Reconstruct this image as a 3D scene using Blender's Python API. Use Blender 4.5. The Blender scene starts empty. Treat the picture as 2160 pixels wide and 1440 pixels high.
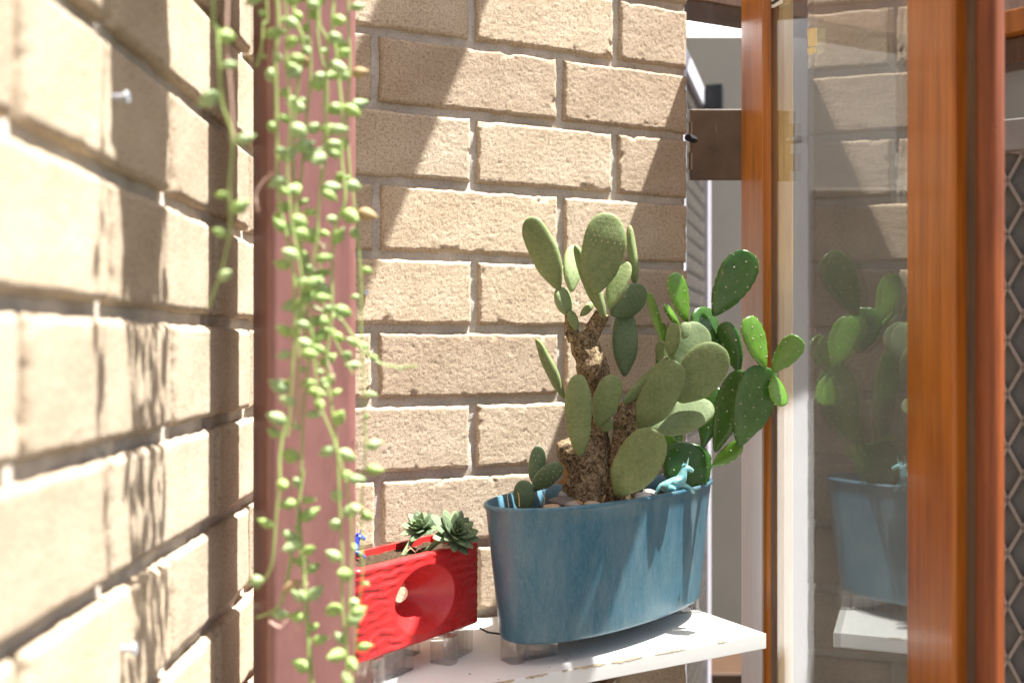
import bpy, bmesh, math, random
import numpy as np
from mathutils import Vector, Matrix, noise as mnoise

random.seed(7)
S = bpy.context.scene
COL = S.collection
R = math.radians
CZ = 1.35                       # eye height above the ground
FP = 2150.0                     # focal length in pixels of the 2160 px wide photograph

# ------------------------------------------------------------------ camera
cam_d = bpy.data.cameras.new('camera')
cam = bpy.data.objects.new('camera', cam_d)
COL.objects.link(cam)
cam.location = (0, 0, CZ)
cam.rotation_euler = (R(90), 0, 0)
cam_d.sensor_width = 36.0
cam_d.lens = 36.0 * FP / 2160.0
cam_d.shift_y = 15.0 / 2160.0
cam_d.clip_start = 0.01
cam_d.clip_end = 400
cam_d.dof.use_dof = True
cam_d.dof.focus_distance = 1.13
cam_d.dof.aperture_fstop = 3.8
S.camera = cam

# ------------------------------------------------------------------ light
SUN_TO = Vector((1.0, -0.09, 2.58)).normalized()
sun_el = math.asin(SUN_TO.z)
world = bpy.data.worlds.new('World')
S.world = world
world.use_nodes = True
wn = world.node_tree.nodes
sky = wn.new('ShaderNodeTexSky')
sky.sky_type = 'NISHITA'
sky.sun_disc = False
sky.sun_elevation = sun_el
sky.sun_rotation = math.atan2(SUN_TO.x, SUN_TO.y)
sky.air_density = 1.0
sky.dust_density = 5.0
sky.ozone_density = 1.0
world.node_tree.links.new(sky.outputs[0], wn['Background'].inputs[0])
wn['Background'].inputs[1].default_value = 0.05
sun_d = bpy.data.lights.new('sun', 'SUN')
sun_d.energy = 5.0
sun_d.angle = R(0.53)
sun_d.color = (1.0, 0.975, 0.93)
sun = bpy.data.objects.new('sun', sun_d)
COL.objects.link(sun)
sun.location = SUN_TO * 8
sun.rotation_euler = (-SUN_TO).to_track_quat('-Z', 'Y').to_euler()

S.render.engine = 'CYCLES'
S.view_settings.view_transform = 'Standard'
S.view_settings.look = 'None'
S.view_settings.exposure = 2.2
S.view_settings.gamma = 1.0
S.view_settings.use_curve_mapping = False
S.cycles.use_denoising = True
S.cycles.max_bounces = 10
S.cycles.diffuse_bounces = 5
S.cycles.glossy_bounces = 5
S.cycles.transparent_max_bounces = 24
S.cycles.sample_clamp_indirect = 6.0

# ------------------------------------------------------------------ helpers
def W(px, py, Y):
    """a point that the photograph shows at (px, py) and that stands Y metres in front of the lens"""
    return Vector(((px - 1080.0) / FP * Y, Y, CZ - (py - 735.0) / FP * Y))

def link(o, parent=None):
    COL.objects.link(o)
    if parent is not None:
        o.parent = parent
    return o

def wloc(o):
    v = Vector((0, 0, 0))
    while o is not None:
        v = v + o.location
        o = o.parent
    return v

def tag(o, label=None, cat=None, group=None, kind=None):
    if label: o['label'] = label
    if cat: o['category'] = cat
    if group: o['group'] = group
    if kind: o['kind'] = kind
    return o

def empty(name, loc, label=None, cat=None, group=None, rz=0.0):
    o = bpy.data.objects.new(name, None)
    o.empty_display_size = 0.02
    o.location = loc
    o.rotation_euler = (0, 0, rz)
    link(o)
    return tag(o, label, cat, group)

def mesh_np(name, V, F, smooth=True):
    me = bpy.data.meshes.new(name)
    me.from_pydata([tuple(v) for v in V], [], F)
    if smooth:
        me.polygons.foreach_set('use_smooth', [True] * len(me.polygons))
    me.update()
    return me

def mk(name, V, F, mat, parent=None, smooth=True, local=False):
    """a mesh object; V in world coordinates unless local"""
    off = Vector((0, 0, 0)) if (parent is None or local) else wloc(parent)
    if off.length > 0:
        V = [(v[0] - off.x, v[1] - off.y, v[2] - off.z) for v in V]
    me = mesh_np(name, V, F, smooth)
    if mat: me.materials.append(mat)
    return link(bpy.data.objects.new(name, me), parent)

def autosmooth(o, ang=40):
    me = o.data
    bm = bmesh.new(); bm.from_mesh(me)
    for e in bm.edges:
        if len(e.link_faces) == 2 and e.calc_face_angle(0) > R(ang):
            e.smooth = False
    bm.to_mesh(me); bm.free()

def orient(o):
    bm = bmesh.new(); bm.from_mesh(o.data)
    bmesh.ops.recalc_face_normals(bm, faces=bm.faces)
    bm.to_mesh(o.data); bm.free()

class MB:
    def __init__(s): s.V = []; s.F = []
    def add(s, V, F):
        n = len(s.V)
        s.V += [tuple(v) for v in V]
        s.F += [tuple(i + n for i in f) for f in F]
    def prism(s, poly, z0, z1):
        n = len(poly)
        V = [(p[0], p[1], z0) for p in poly] + [(p[0], p[1], z1) for p in poly]
        F = [tuple(range(n))[::-1], tuple(range(n, 2 * n))] + [(i, (i + 1) % n, n + (i + 1) % n, n + i) for i in range(n)]
        s.add(V, F)
    def box(s, a, b):
        s.prism([(a[0], a[1]), (b[0], a[1]), (b[0], b[1]), (a[0], b[1])], a[2], b[2])
    def bar(s, p, q, w, t=None, up=(0, 0, 1)):
        p, q = Vector(p), Vector(q); t = t or w
        d = (q - p).normalized(); u = Vector(up)
        if abs(d.dot(u)) > .98: u = Vector((0, 1, 0))
        a = d.cross(u).normalized(); b = a.cross(d).normalized()
        V = []
        for c in (p, q):
            for i, j in ((-1, -1), (1, -1), (1, 1), (-1, 1)):
                V.append(c + a * (i * w / 2) + b * (j * t / 2))
        s.add(V, [(0, 3, 2, 1), (4, 5, 6, 7), (0, 1, 5, 4), (1, 2, 6, 5), (2, 3, 7, 6), (3, 0, 4, 7)])
    def tube(s, pts, rad, seg=8, cap=True):
        V, F = tube(pts, rad, seg, cap); s.add(V, F)
    def build(s, name, mat, parent=None, smooth=False, bevel=0.0, bseg=2, local=False, auto=True):
        o = mk(name, s.V, s.F, mat, parent, smooth, local)
        orient(o)
        if bevel > 0:
            m = o.modifiers.new('edges', 'BEVEL'); m.width = bevel; m.segments = bseg; m.limit_method = 'ANGLE'; m.angle_limit = R(35)
            o.data.polygons.foreach_set('use_smooth', [True] * len(o.data.polygons))
            w = o.modifiers.new('normals', 'WEIGHTED_NORMAL'); w.keep_sharp = True
        elif smooth and auto:
            autosmooth(o)
        return o

def catmull(pts, n):
    """resample a polyline of vectors (any dimension) with n points per span"""
    P = [np.array(p, float) for p in pts]
    P = [2 * P[0] - P[1]] + P + [2 * P[-1] - P[-2]]
    out = []
    for i in range(1, len(P) - 2):
        for k in range(n):
            t = k / n
            a, b, c, d = P[i - 1], P[i], P[i + 1], P[i + 2]
            out.append(.5 * ((2 * b) + (-a + c) * t + (2 * a - 5 * b + 4 * c - d) * t * t + (-a + 3 * b - 3 * c + d) * t ** 3))
    out.append(P[-2])
    return out

def tube(pts, rad, seg=8, cap=True, rough=0.0, rf=60.0):
    pts = [Vector(p) for p in pts]
    if not hasattr(rad, '__len__'): rad = [rad] * len(pts)
    V, F = [], []
    a = None
    for i, p in enumerate(pts):
        d = (pts[min(i + 1, len(pts) - 1)] - pts[max(i - 1, 0)])
        d = d.normalized() if d.length > 1e-9 else Vector((0, 0, 1))
        if a is None:
            a = d.orthogonal().normalized()
        else:
            a = (a - d * a.dot(d)).normalized()
        b = d.cross(a)
        for k in range(seg):
            t = 2 * math.pi * k / seg
            v = a * math.cos(t) + b * math.sin(t)
            r = rad[i]
            q = p + v * r
            if rough:
                q = q + v * (mnoise.fractal(q * rf, .8, 2.1, 4) * rough)
            V.append(q)
    n = len(pts)
    for i in range(n - 1):
        for k in range(seg):
            F.append((i * seg + k, i * seg + (k + 1) % seg, (i + 1) * seg + (k + 1) % seg, (i + 1) * seg + k))
    if cap:
        F.append(tuple(range(seg))[::-1]); F.append(tuple((n - 1) * seg + k for k in range(seg)))
    return V, F

def lattice(x, y, freq, seed):
    """smooth value noise on arrays, -1 to 1"""
    rng = np.random.default_rng(int(seed) % 100003)
    T = rng.uniform(-1, 1, (256, 256))
    X, Y = np.asarray(x) * freq, np.asarray(y) * freq
    i, j = np.floor(X).astype(int), np.floor(Y).astype(int)
    u, v = X - i, Y - j
    u, v = u * u * (3 - 2 * u), v * v * (3 - 2 * v)
    g = lambda a, b: T[a % 256, b % 256]
    return (g(i, j) * (1 - u) + g(i + 1, j) * u) * (1 - v) + (g(i, j + 1) * (1 - u) + g(i + 1, j + 1) * u) * v

def fractal(x, y, freq, seed, octv=4, gain=.55):
    s = 0; a = 1; n = 0
    for k in range(octv):
        s = s + a * lattice(x, y, freq * 2.03 ** k, seed + k * 17); n += a; a *= gain
    return s / n

# ------------------------------------------------------------------ materials
class Mat:
    def __init__(s, name, base=(.5, .5, .5), rough=.6, spec=.4):
        s.m = bpy.data.materials.new(name); s.m.use_nodes = True
        s.t = s.m.node_tree; s.n = s.t.nodes; s.l = s.t.links
        s.b = s.n['Principled BSDF']
        s.set('Base Color', (*base, 1)); s.set('Roughness', rough); s.set('Specular IOR Level', spec)
    def set(s, k, v): s.b.inputs[k].default_value = v
    def node(s, t, **kw):
        n = s.n.new(t)
        for k, v in kw.items():
            if k.startswith('_'): setattr(n, k[1:], v)
            else: n.inputs[k].default_value = v
        return n
    def coord(s, scale=(1, 1, 1), kind='Object', rot=(0, 0, 0)):
        tc = s.n.new('ShaderNodeTexCoord'); mp = s.n.new('ShaderNodeMapping')
        mp.inputs['Scale'].default_value = scale; mp.inputs['Rotation'].default_value = rot
        s.l.new(tc.outputs[kind], mp.inputs[0])
        return mp.outputs[0]
    def noise(s, vec, scale, detail=4, rough=.55, dist=0.0):
        n = s.node('ShaderNodeTexNoise', Scale=scale, Detail=detail, Roughness=rough, Distortion=dist)
        s.l.new(vec, n.inputs['Vector']); return n.outputs['Fac']
    def ramp(s, fac, stops, interp='LINEAR'):
        r = s.n.new('ShaderNodeValToRGB'); r.color_ramp.interpolation = interp
        while len(r.color_ramp.elements) < len(stops): r.color_ramp.elements.new(.5)
        for e, (p, c) in zip(r.color_ramp.elements, stops):
            e.position = p; e.color = (*c, 1) if len(c) == 3 else c
        s.l.new(fac, r.inputs[0]); return r.outputs[0]
    def mix(s, fac, a, b, mode='MIX'):
        m = s.n.new('ShaderNodeMix'); m.data_type = 'RGBA'; m.blend_type = mode
        for sock, v in ((m.inputs[0], fac), (m.inputs[6], a), (m.inputs[7], b)):
            if hasattr(v, 'is_linked') or hasattr(v, 'links'): s.l.new(v, sock)
            elif isinstance(v, (int, float)): sock.default_value = v
            else: sock.default_value = (*v, 1)
        return m.outputs[2]
    def color(s, sock): s.l.new(sock, s.b.inputs['Base Color'])
    def bump(s, h, strength=.3, dist=.001, prev=None):
        b = s.n.new('ShaderNodeBump'); b.inputs['Strength'].default_value = strength; b.inputs['Distance'].default_value = dist
        s.l.new(h, b.inputs['Height'])
        if prev is not None: s.l.new(prev, b.inputs['Normal'])
        s.l.new(b.outputs[0], s.b.inputs['Normal']); return b.outputs[0]
    def rand(s):
        o = s.n.new('ShaderNodeObjectInfo'); return o.outputs['Random']

def m_brick():
    M = Mat('sandy_brick', rough=.95, spec=.15)
    v = M.coord()
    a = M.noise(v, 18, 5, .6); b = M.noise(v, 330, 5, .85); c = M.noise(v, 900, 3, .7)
    base = M.ramp(a, [(.3, (.455, .374, .278)), (.7, (.545, .462, .358))])
    per = M.ramp(M.rand(), [(0, (.86, .82, .79)), (.5, (1, 1, 1)), (1, (1.08, 1.05, 1.0))])
    col = M.mix(1.0, base, per, 'MULTIPLY')
    grit_pit_shade = M.ramp(b, [(.36, (.28, .21, .155)), (.43, (.80, .77, .73)), (.5, (1.02, 1.02, 1.02)), (.66, (1.2, 1.2, 1.18))])  # sand grains, with the shadows of small pits painted as dark dots
    col = M.mix(.9, col, grit_pit_shade, 'MULTIPLY')
    stain = M.ramp(M.noise(v, 7, 4, .6), [(.35, (.88, .86, .84)), (.6, (1, 1, 1))])
    col = M.mix(.8, col, stain, 'MULTIPLY')
    M.color(col)
    h = M.mix(.45, b, c)
    M.bump(h, 1.0, .0022)
    return M.m

def m_mortar():
    M = Mat('grey_mortar', rough=.95, spec=.1)
    v = M.coord()
    a = M.noise(v, 30, 4); b = M.noise(v, 600, 3, .7)
    M.color(M.mix(.6, M.ramp(a, [(.3, (.46, .42, .365)), (.7, (.60, .56, .50))]), M.ramp(M.noise(v, 420, 4, .8), [(.36, (.42, .40, .38)), (.5, (1, 1, 1))]), 'MULTIPLY'))
    M.bump(b, .8, .0012)
    return M.m

def m_simple(name, base, rough=.6, spec=.4, var=.12, scale=25, bump=0.0, bscale=200, bd=.0008, scl=(1, 1, 1), metallic=0.0):
    M = Mat(name, base, rough, spec)
    v = M.coord(scl)
    a = M.noise(v, scale, 5, .6)
    lo = tuple(c * (1 - var) for c in base); hi = tuple(min(1, c * (1 + var)) for c in base)
    M.color(M.ramp(a, [(.3, lo), (.7, hi)]))
    M.set('Metallic', metallic)
    if bump:
        M.bump(M.noise(v, bscale, 3, .6), bump, bd)
    return M.m

def m_wood(name, dark, mid, light, rough=.35, spec=.5, coat=.0, fine=1.0, weather=None, bump=.15):
    M = Mat(name, mid, rough, spec)
    v = M.coord((1, 1, .035))
    w = M.noise(v, 140 * fine, 5, .65, .4)
    g = M.noise(M.coord((1, 1, .012)), 700 * fine, 3, .7)
    col = M.ramp(w, [(.33, dark), (.5, mid), (.68, light)])
    col = M.mix(.35, col, M.ramp(g, [(.35, tuple(c * .55 for c in mid)), (.65, light)]))
    tone = M.ramp(M.noise(M.coord((1, 1, .28)), 16, 4, .6, .5), [(.32, (.58, .55, .5)), (.5, (.95, .95, .95)), (.68, (1.12, 1.08, 1.0))])
    col = M.mix(.85, col, tone, 'MULTIPLY')
    col = M.mix(M.ramp(M.noise(M.coord((1, 1, .6)), 75, 5, .75, 1.0), [(.68, (0, 0, 0)), (.73, (.7, .7, .7))]), col, tuple(c * .35 for c in dark))
    if weather:
        vz = M.n.new('ShaderNodeTexCoord'); sp = M.n.new('ShaderNodeSeparateXYZ'); M.l.new(vz.outputs['Object'], sp.inputs[0])
        mr = M.n.new('ShaderNodeMapRange'); mr.inputs[1].default_value = weather[1]; mr.inputs[2].default_value = weather[2]
        M.l.new(sp.outputs[2], mr.inputs[0])
        nn = M.noise(v, 60, 4)
        mu = M.n.new('ShaderNodeMath'); mu.operation = 'MULTIPLY_ADD'; mu.inputs[1].default_value = .5; mu.use_clamp = True
        M.l.new(nn, mu.inputs[0]); 
        sb = M.n.new('ShaderNodeMath'); sb.operation = 'SUBTRACT'; sb.inputs[1].default_value = .25
        M.l.new(mr.outputs[0], sb.inputs[0]); M.l.new(sb.outputs[0], mu.inputs[2])
        wc = M.ramp(g, [(.3, tuple(c * .7 for c in weather[0])), (.7, weather[0])])
        col = M.mix(mu.outputs[0], col, wc)
    M.color(col)
    if coat: M.set('Coat Weight', coat); M.set('Coat Roughness', .12)
    M.bump(M.mix(.4, g, M.noise(M.coord((1, 1, .25)), 90, 4)), bump * 2.2, .0009)
    return M.m

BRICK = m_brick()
MORTAR = m_mortar()
WHITE = None

def m_shelf():
    M = Mat('chipped_white_paint', (.8, .8, .78), .45, .4)
    v = M.coord((1, 1, 1))
    g = M.noise(M.coord((1, 1, 1), rot=(0, 0, R(-29))), 90, 5, .6)
    n = M.noise(v, 38, 6, .68, .6)
    col = M.mix(M.ramp(n, [(.70, (0, 0, 0)), (.71, (1, 1, 1))]), (.68, .685, .67), (.40, .33, .24))
    sp = M.ramp(M.noise(v, 260, 2, .5), [(.74, (1, 1, 1)), (.78, (.6, .56, .5))])
    M.color(M.mix(1, col, sp, 'MULTIPLY'))
    M.bump(g, .25, .0008)
    return M.m

def m_bluepot(inner=False):
    M = Mat('blue_flecked_plastic', (.03, .16, .27), .42, .5)
    v = M.coord((1, 1, .16))
    s1 = M.noise(v, 900, 3, .75); s2 = M.noise(M.coord((1, 1, .3)), 1700, 2, .7); big = M.noise(M.coord(), 14, 3)
    base = M.ramp(big, [(.3, (.024, .100, .155)), (.7, (.036, .128, .188))])
    col = M.mix(M.ramp(s1, [(.48, (0, 0, 0)), (.72, (.55, .55, .55))]), base, (.11, .27, .345))
    col = M.mix(M.ramp(s2, [(.68, (0, 0, 0)), (.76, (.7, .7, .7))]), col, (.40, .55, .62))
    dust_sheen = M.ramp(M.noise(M.coord((1, 1, .25)), 32, 5, .7), [(.38, (0, 0, 0)), (.72, (.62, .62, .62))])  # grey dust streaks that also carry a painted sheen
    col = M.mix(dust_sheen, col, (.185, .255, .28))
    M.color(col)
    M.l.new(M.ramp(s1, [(.3, (.27,) * 3), (.7, (.46,) * 3)]), M.b.inputs['Roughness'])
    M.bump(s1, .35, .0006)
    return M.m

def m_red():
    M = Mat('red_glazed_ceramic', (.62, .035, .022), .28, .5)
    v = M.coord()
    a = M.noise(v, 20, 4); b = M.noise(v, 260, 5, .7, 1.0)
    col = M.ramp(a, [(.3, (.50, .016, .018)), (.7, (.60, .032, .030))])
    col = M.mix(M.ramp(b, [(.70, (0, 0, 0)), (.735, (.7, .7, .7))]), col, (.62, .5, .45))
    M.color(col)
    M.l.new(M.ramp(M.noise(v, 70, 4), [(.3, (.2,) * 3), (.7, (.42,) * 3)]), M.b.inputs['Roughness'])
    M.set('Coat Weight', .35); M.set('Coat Roughness', .15)
    return M.m

def m_pad(name, lo, hi, rough, spec, sss=.12, dust_sheen=None):
    M = Mat(name, hi, rough, spec)
    v = M.coord()
    a = M.noise(v, 26, 5, .6, .3); f = M.noise(v, 420, 3, .6)
    col = M.ramp(a, [(.28, lo), (.72, hi)])
    if dust_sheen:
        col = M.mix(M.ramp(M.noise(v, 95, 5, .65), [(.58, (0, 0, 0)), (.74, (.7, .7, .7))]), col, dust_sheen)
    per = M.ramp(M.rand(), [(0, (.84, .89, .84)), (1, (1.12, 1.09, 1.0))])
    col = M.mix(1, col, per, 'MULTIPLY')
    scar = M.ramp(M.noise(v, 48, 6, .7, .8), [(.66, (0, 0, 0)), (.71, (.75, .75, .75))])
    col = M.mix(scar, col, (.26, .22, .13))
    M.color(M.mix(.7, col, M.ramp(M.noise(v, 240, 4, .75), [(.35, (.72, .74, .66)), (.55, (1.05, 1.04, 1.0))]), 'MULTIPLY'))
    M.set('Subsurface Weight', sss); M.set('Subsurface Radius', (.006, .009, .003)); M.set('Subsurface Scale', .6)
    M.bump(M.mix(.5, f, M.noise(v, 60, 3)), .4, .0014)
    return M.m

def m_bark():
    M = Mat('corky_bark', (.1, .07, .04), .95, .1)
    v = M.coord()
    a = M.noise(v, 190, 6, .72, 1.2); b = M.noise(v, 40, 4)
    col = M.ramp(a, [(.32, (.016, .011, .006)), (.42, (.085, .06, .035)), (.53, (.25, .18, .105)), (.70, (.50, .40, .25))])
    col = M.mix(M.ramp(b, [(.52, (0, 0, 0)), (.68, (.55, .55, .55))]), col, (.07, .075, .025))
    M.color(col)
    M.bump(a, .9, .003)
    return M.m

def m_glass(name, tint=(1, 1, 1), haze=.0, ior=1.5, rough=.0, boost=1.0):
    m = bpy.data.materials.new(name); m.use_nodes = True
    t = m.node_tree; n = t.nodes; l = t.links
    n.remove(n['Principled BSDF'])
    out = n['Material Output']
    tr = n.new('ShaderNodeBsdfTransparent'); tr.inputs[0].default_value = (*tint, 1)
    gl = n.new('ShaderNodeBsdfGlossy'); gl.inputs['Roughness'].default_value = rough
    fr = n.new('ShaderNodeFresnel'); fr.inputs[0].default_value = ior
    mu = n.new('ShaderNodeMath'); mu.operation = 'MULTIPLY'; mu.inputs[1].default_value = boost; mu.use_clamp = True
    l.new(fr.outputs[0], mu.inputs[0])
    ge = n.new('ShaderNodeNewGeometry'); mr = n.new('ShaderNodeMapRange')      # the same reflectance on the way in and out of a thin pane
    mr.inputs['To Min'].default_value = ior; mr.inputs['To Max'].default_value = 1 / ior
    l.new(ge.outputs['Backfacing'], mr.inputs[0]); l.new(mr.outputs[0], fr.inputs[0])
    mx = n.new('ShaderNodeMixShader')
    l.new(mu.outputs[0], mx.inputs[0]); l.new(tr.outputs[0], mx.inputs[1]); l.new(gl.outputs[0], mx.inputs[2])
    last = mx
    if haze:
        df = n.new('ShaderNodeBsdfDiffuse'); df.inputs[0].default_value = (.75, .74, .70, 1)
        nz = n.new('ShaderNodeTexNoise'); nz.inputs['Scale'].default_value = 9
        tc = n.new('ShaderNodeTexCoord'); l.new(tc.outputs['Object'], nz.inputs['Vector'])
        sc = n.new('ShaderNodeMath'); sc.operation = 'MULTIPLY'; sc.inputs[1].default_value = haze * 2; l.new(nz.outputs['Fac'], sc.inputs[0])
        m2 = n.new('ShaderNodeMixShader'); l.new(sc.outputs[0], m2.inputs[0]); l.new(mx.outputs[0], m2.inputs[1]); l.new(df.outputs[0], m2.inputs[2])
        last = m2
    l.new(last.outputs[0], out.inputs[0])
    return m

def m_clear():
    m = bpy.data.materials.new('clear_plastic'); m.use_nodes = True
    t = m.node_tree; n = t.nodes; l = t.links
    n.remove(n['Principled BSDF'])
    gl = n.new('ShaderNodeBsdfGlass'); gl.inputs['IOR'].default_value = 1.45; gl.inputs['Roughness'].default_value = .03; gl.inputs[0].default_value = (.97, .96, .94, 1)
    tr = n.new('ShaderNodeBsdfTransparent'); tr.inputs[0].default_value = (.985, .98, .97, 1)
    nz = n.new('ShaderNodeTexNoise'); nz.inputs['Scale'].default_value = 90; bp_ = n.new('ShaderNodeBump'); bp_.inputs['Strength'].default_value = .08; bp_.inputs['Distance'].default_value = .001
    l.new(nz.outputs['Fac'], bp_.inputs['Height']); l.new(bp_.outputs[0], gl.inputs['Normal'])
    mx = n.new('ShaderNodeMixShader'); mx.inputs[0].default_value = .5
    l.new(tr.outputs[0], mx.inputs[1]); l.new(gl.outputs[0], mx.inputs[2]); l.new(mx.outputs[0], n['Material Output'].inputs[0])
    return m
SHELF = m_shelf(); BLUE = m_bluepot(); RED = m_red(); BARK = m_bark()
PAD_MATTE = m_pad('matte_cactus_skin', (.12, .165, .068), (.20, .255, .12), .6, .3, .06, (.27, .28, .15))
PAD_DARK = m_pad('dark_cactus_skin', (.07, .115, .058), (.115, .165, .09), .55, .35, .05)
PAD_PALE = m_pad('pale_cactus_skin', (.17, .23, .11), (.25, .31, .17), .6, .3, .06)
PAD_GLOSS = m_pad('glossy_cactus_skin', (.03, .095, .014), (.06, .155, .028), .23, .55, .05)
PAD_YOUNG = m_pad('young_cactus_skin', (.085, .21, .022), (.15, .31, .04), .2, .6, .25)
AREOLE = m_simple('ochre_glochid', (.42, .31, .14), .9, .1)
AREOLE_W = m_simple('white_areole', (.62, .58, .48), .9, .1)
SPINE = m_simple('pale_spine', (.42, .33, .22), .7, .2)
POST = None
GLASS = m_glass('window_glass', (.95, .96, .95), .012, 1.6, 0.0, 1.45)
CLEAR = m_glass('clear_plastic', (.955, .95, .94), .035, 1.5, .03, 2.6)
WOOD = m_wood('orange_varnished_timber', (.22, .055, .005), (.36, .105, .009), (.48, .16, .016), .32, .35, .25)
WOOD_W = m_wood('weathered_varnished_timber', (.34, .095, .010), (.52, .17, .018), (.64, .25, .035), .32, .4, .3, weather=((.52, .42, .39), CZ + .22, CZ - .02))
WOOD_D = m_wood('dark_timber', (.03, .012, .005), (.075, .032, .012), (.13, .06, .02), .45, .4, .2)
WOOD_P = m_wood('pale_bare_timber', (.34, .19, .06), (.50, .31, .10), (.62, .42, .17), .6, .3)
WOOD_R = m_wood('red_brown_timber', (.09, .020, .006), (.19, .048, .013), (.30, .085, .022), .45, .3, .0)

# ------------------------------------------------------------------ ground and yard
def sheet(name, x0, x1, y0, y1, z, mat):
    o = mk(name, [(x0, y0, z), (x1, y0, z), (x1, y1, z), (x0, y1, z)], [(0, 1, 2, 3)], mat, None, False)
    return o
CONC = m_simple('grey_paving', (.13, .12, .108), .9, .2, .15, 6, .3, 120)
tag(sheet('ground', -120, 120, -120, 120, 0, CONC), kind='structure')

# ------------------------------------------------------------------ brick walls
def brick_mesh(L, H, D, seed, step, rad=.0034):
    nx = max(2, int(round(L / step))); nz = max(2, int(round(H / step)))
    u = np.linspace(0, 1, nx + 1); v = np.linspace(0, 1, nz + 1)
    U, Vv = np.meshgrid(u, v, indexing='ij')
    X, Z = U * L, Vv * H
    o = seed * 3.7
    # ragged outline
    ex = fractal(Z + o, Z * 0 + o, 90, seed, 4) * .0016; ex2 = fractal(Z + o + 9, Z * 0 + o, 90, seed + 3, 4) * .0016
    ez = fractal(X + o, X * 0 + o, 80, seed + 5, 5) * .0017; ez2 = fractal(X + o + 7, X * 0 + o, 80, seed + 8, 5) * .0017
    Xw = X + (1 - U) ** 6 * ex + U ** 6 * ex2
    Zw = Z + (1 - Vv) ** 4 * ez + Vv ** 4 * ez2
    edge = np.minimum(np.minimum(X, L - X), np.minimum(Z, H - Z))
    rr = rad + .5 * rad * fractal(X + o, Z + o, 60, seed + 11, 3)
    rnd = np.clip(1 - edge / np.maximum(rr, .0015), 0, 1) ** 2 * .0036
    chip = np.clip(fractal(X + o, Z - o, 55, seed + 2, 4) - .32, 0, 1) * np.clip(1 - edge / .010, 0, 1) * .011
    pit = fractal(X + o, Z + 2 * o, 150, seed + 21, 5, .7)
    big = fractal(X + o, Z + 2 * o, 22, seed + 31, 3)
    fine = fractal(X + o, Z + 3 * o, 330, seed + 41, 3, .8)
    Yd = rnd + chip - pit * .0003 - big * .0004 - fine * .0005
    Yd = Yd + np.clip(-pit - .42, 0, 1) * .003
    nV = (nx + 1) * (nz + 1)
    V = np.stack([Xw.ravel(), Yd.ravel(), Zw.ravel()], 1)
    idx = lambda i, j: i * (nz + 1) + j
    F = [(idx(i, j), idx(i + 1, j), idx(i + 1, j + 1), idx(i, j + 1)) for i in range(nx) for j in range(nz)]
    ring = [idx(i, 0) for i in range(nx + 1)] + [idx(nx, j) for j in range(1, nz + 1)] + [idx(i, nz) for i in range(nx - 1, -1, -1)] + [idx(0, j) for j in range(nz - 1, 0, -1)]
    back = V[ring].copy(); back[:, 1] = D
    V = np.concatenate([V, back]); m = len(ring)
    for k in range(m):
        F.append((ring[k], nV + k, nV + (k + 1) % m, ring[(k + 1) % m]))
    F.append(tuple(nV + k for k in range(m)))
    me = mesh_np('brick', V.tolist(), F)
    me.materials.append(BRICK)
    return me

_cheap = {}
def cheap_brick(L, H, D):
    k = round(L, 3)
    if k not in _cheap:
        b = .003
        V = [(0, b, 0), (L, b, 0), (L, b, H), (0, b, H), (b, 0, b), (L - b, 0, b), (L - b, 0, H - b), (b, 0, H - b), (0, D, 0), (L, D, 0), (L, D, H), (0, D, H)]
        F = [(4, 5, 6, 7), (0, 1, 5, 4), (1, 2, 6, 5), (2, 3, 7, 6), (3, 0, 4, 7), (0, 8, 9, 1), (1, 9, 10, 2), (2, 10, 11, 3), (3, 11, 8, 0), (8, 11, 10, 9)]
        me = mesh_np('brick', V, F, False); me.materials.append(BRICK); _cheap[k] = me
    return _cheap[k]

COURSE = .086; BH = .0755; BJ = .0105
Z0 = CZ + .3673                 # a bed joint's centre line

def mortar_mesh(x0, x1, z0, z1, y, D, seed, step):
    nx = int((x1 - x0) / step); nz = int((z1 - z0) / step)
    xs = np.linspace(x0, x1, nx + 1); zs = np.linspace(z0, z1, nz + 1)
    X, Z = np.meshgrid(xs, zs, indexing='ij')
    Y = y + fractal(X + 3, Z + 5, 45, seed, 5, .65) * .0042
    V = np.stack([X.ravel(), Y.ravel(), Z.ravel()], 1).tolist()
    idx = lambda i, j: i * (nz + 1) + j
    F = [(idx(i, j), idx(i + 1, j), idx(i + 1, j + 1), idx(i, j + 1)) for i in range(nx) for j in range(nz)]
    n = len(V)
    V += [(x0, y + D, z0), (x1, y + D, z0), (x1, y + D, z1), (x0, y + D, z1)]
    a, b, c, d = idx(0, 0), idx(nx, 0), idx(nx, nz), idx(0, nz)
    F += [tuple([idx(i, 0) for i in range(nx, -1, -1)] + [n, n + 1]), tuple([idx(nx, j) for j in range(nz, -1, -1)] + [n + 1, n + 2]),
          tuple([idx(i, nz) for i in range(nx + 1)] + [n + 2, n + 3]), tuple([idx(0, j) for j in range(nz + 1)] + [n + 3, n]), (n, n + 3, n + 2, n + 1)]
    return V, F

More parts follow.
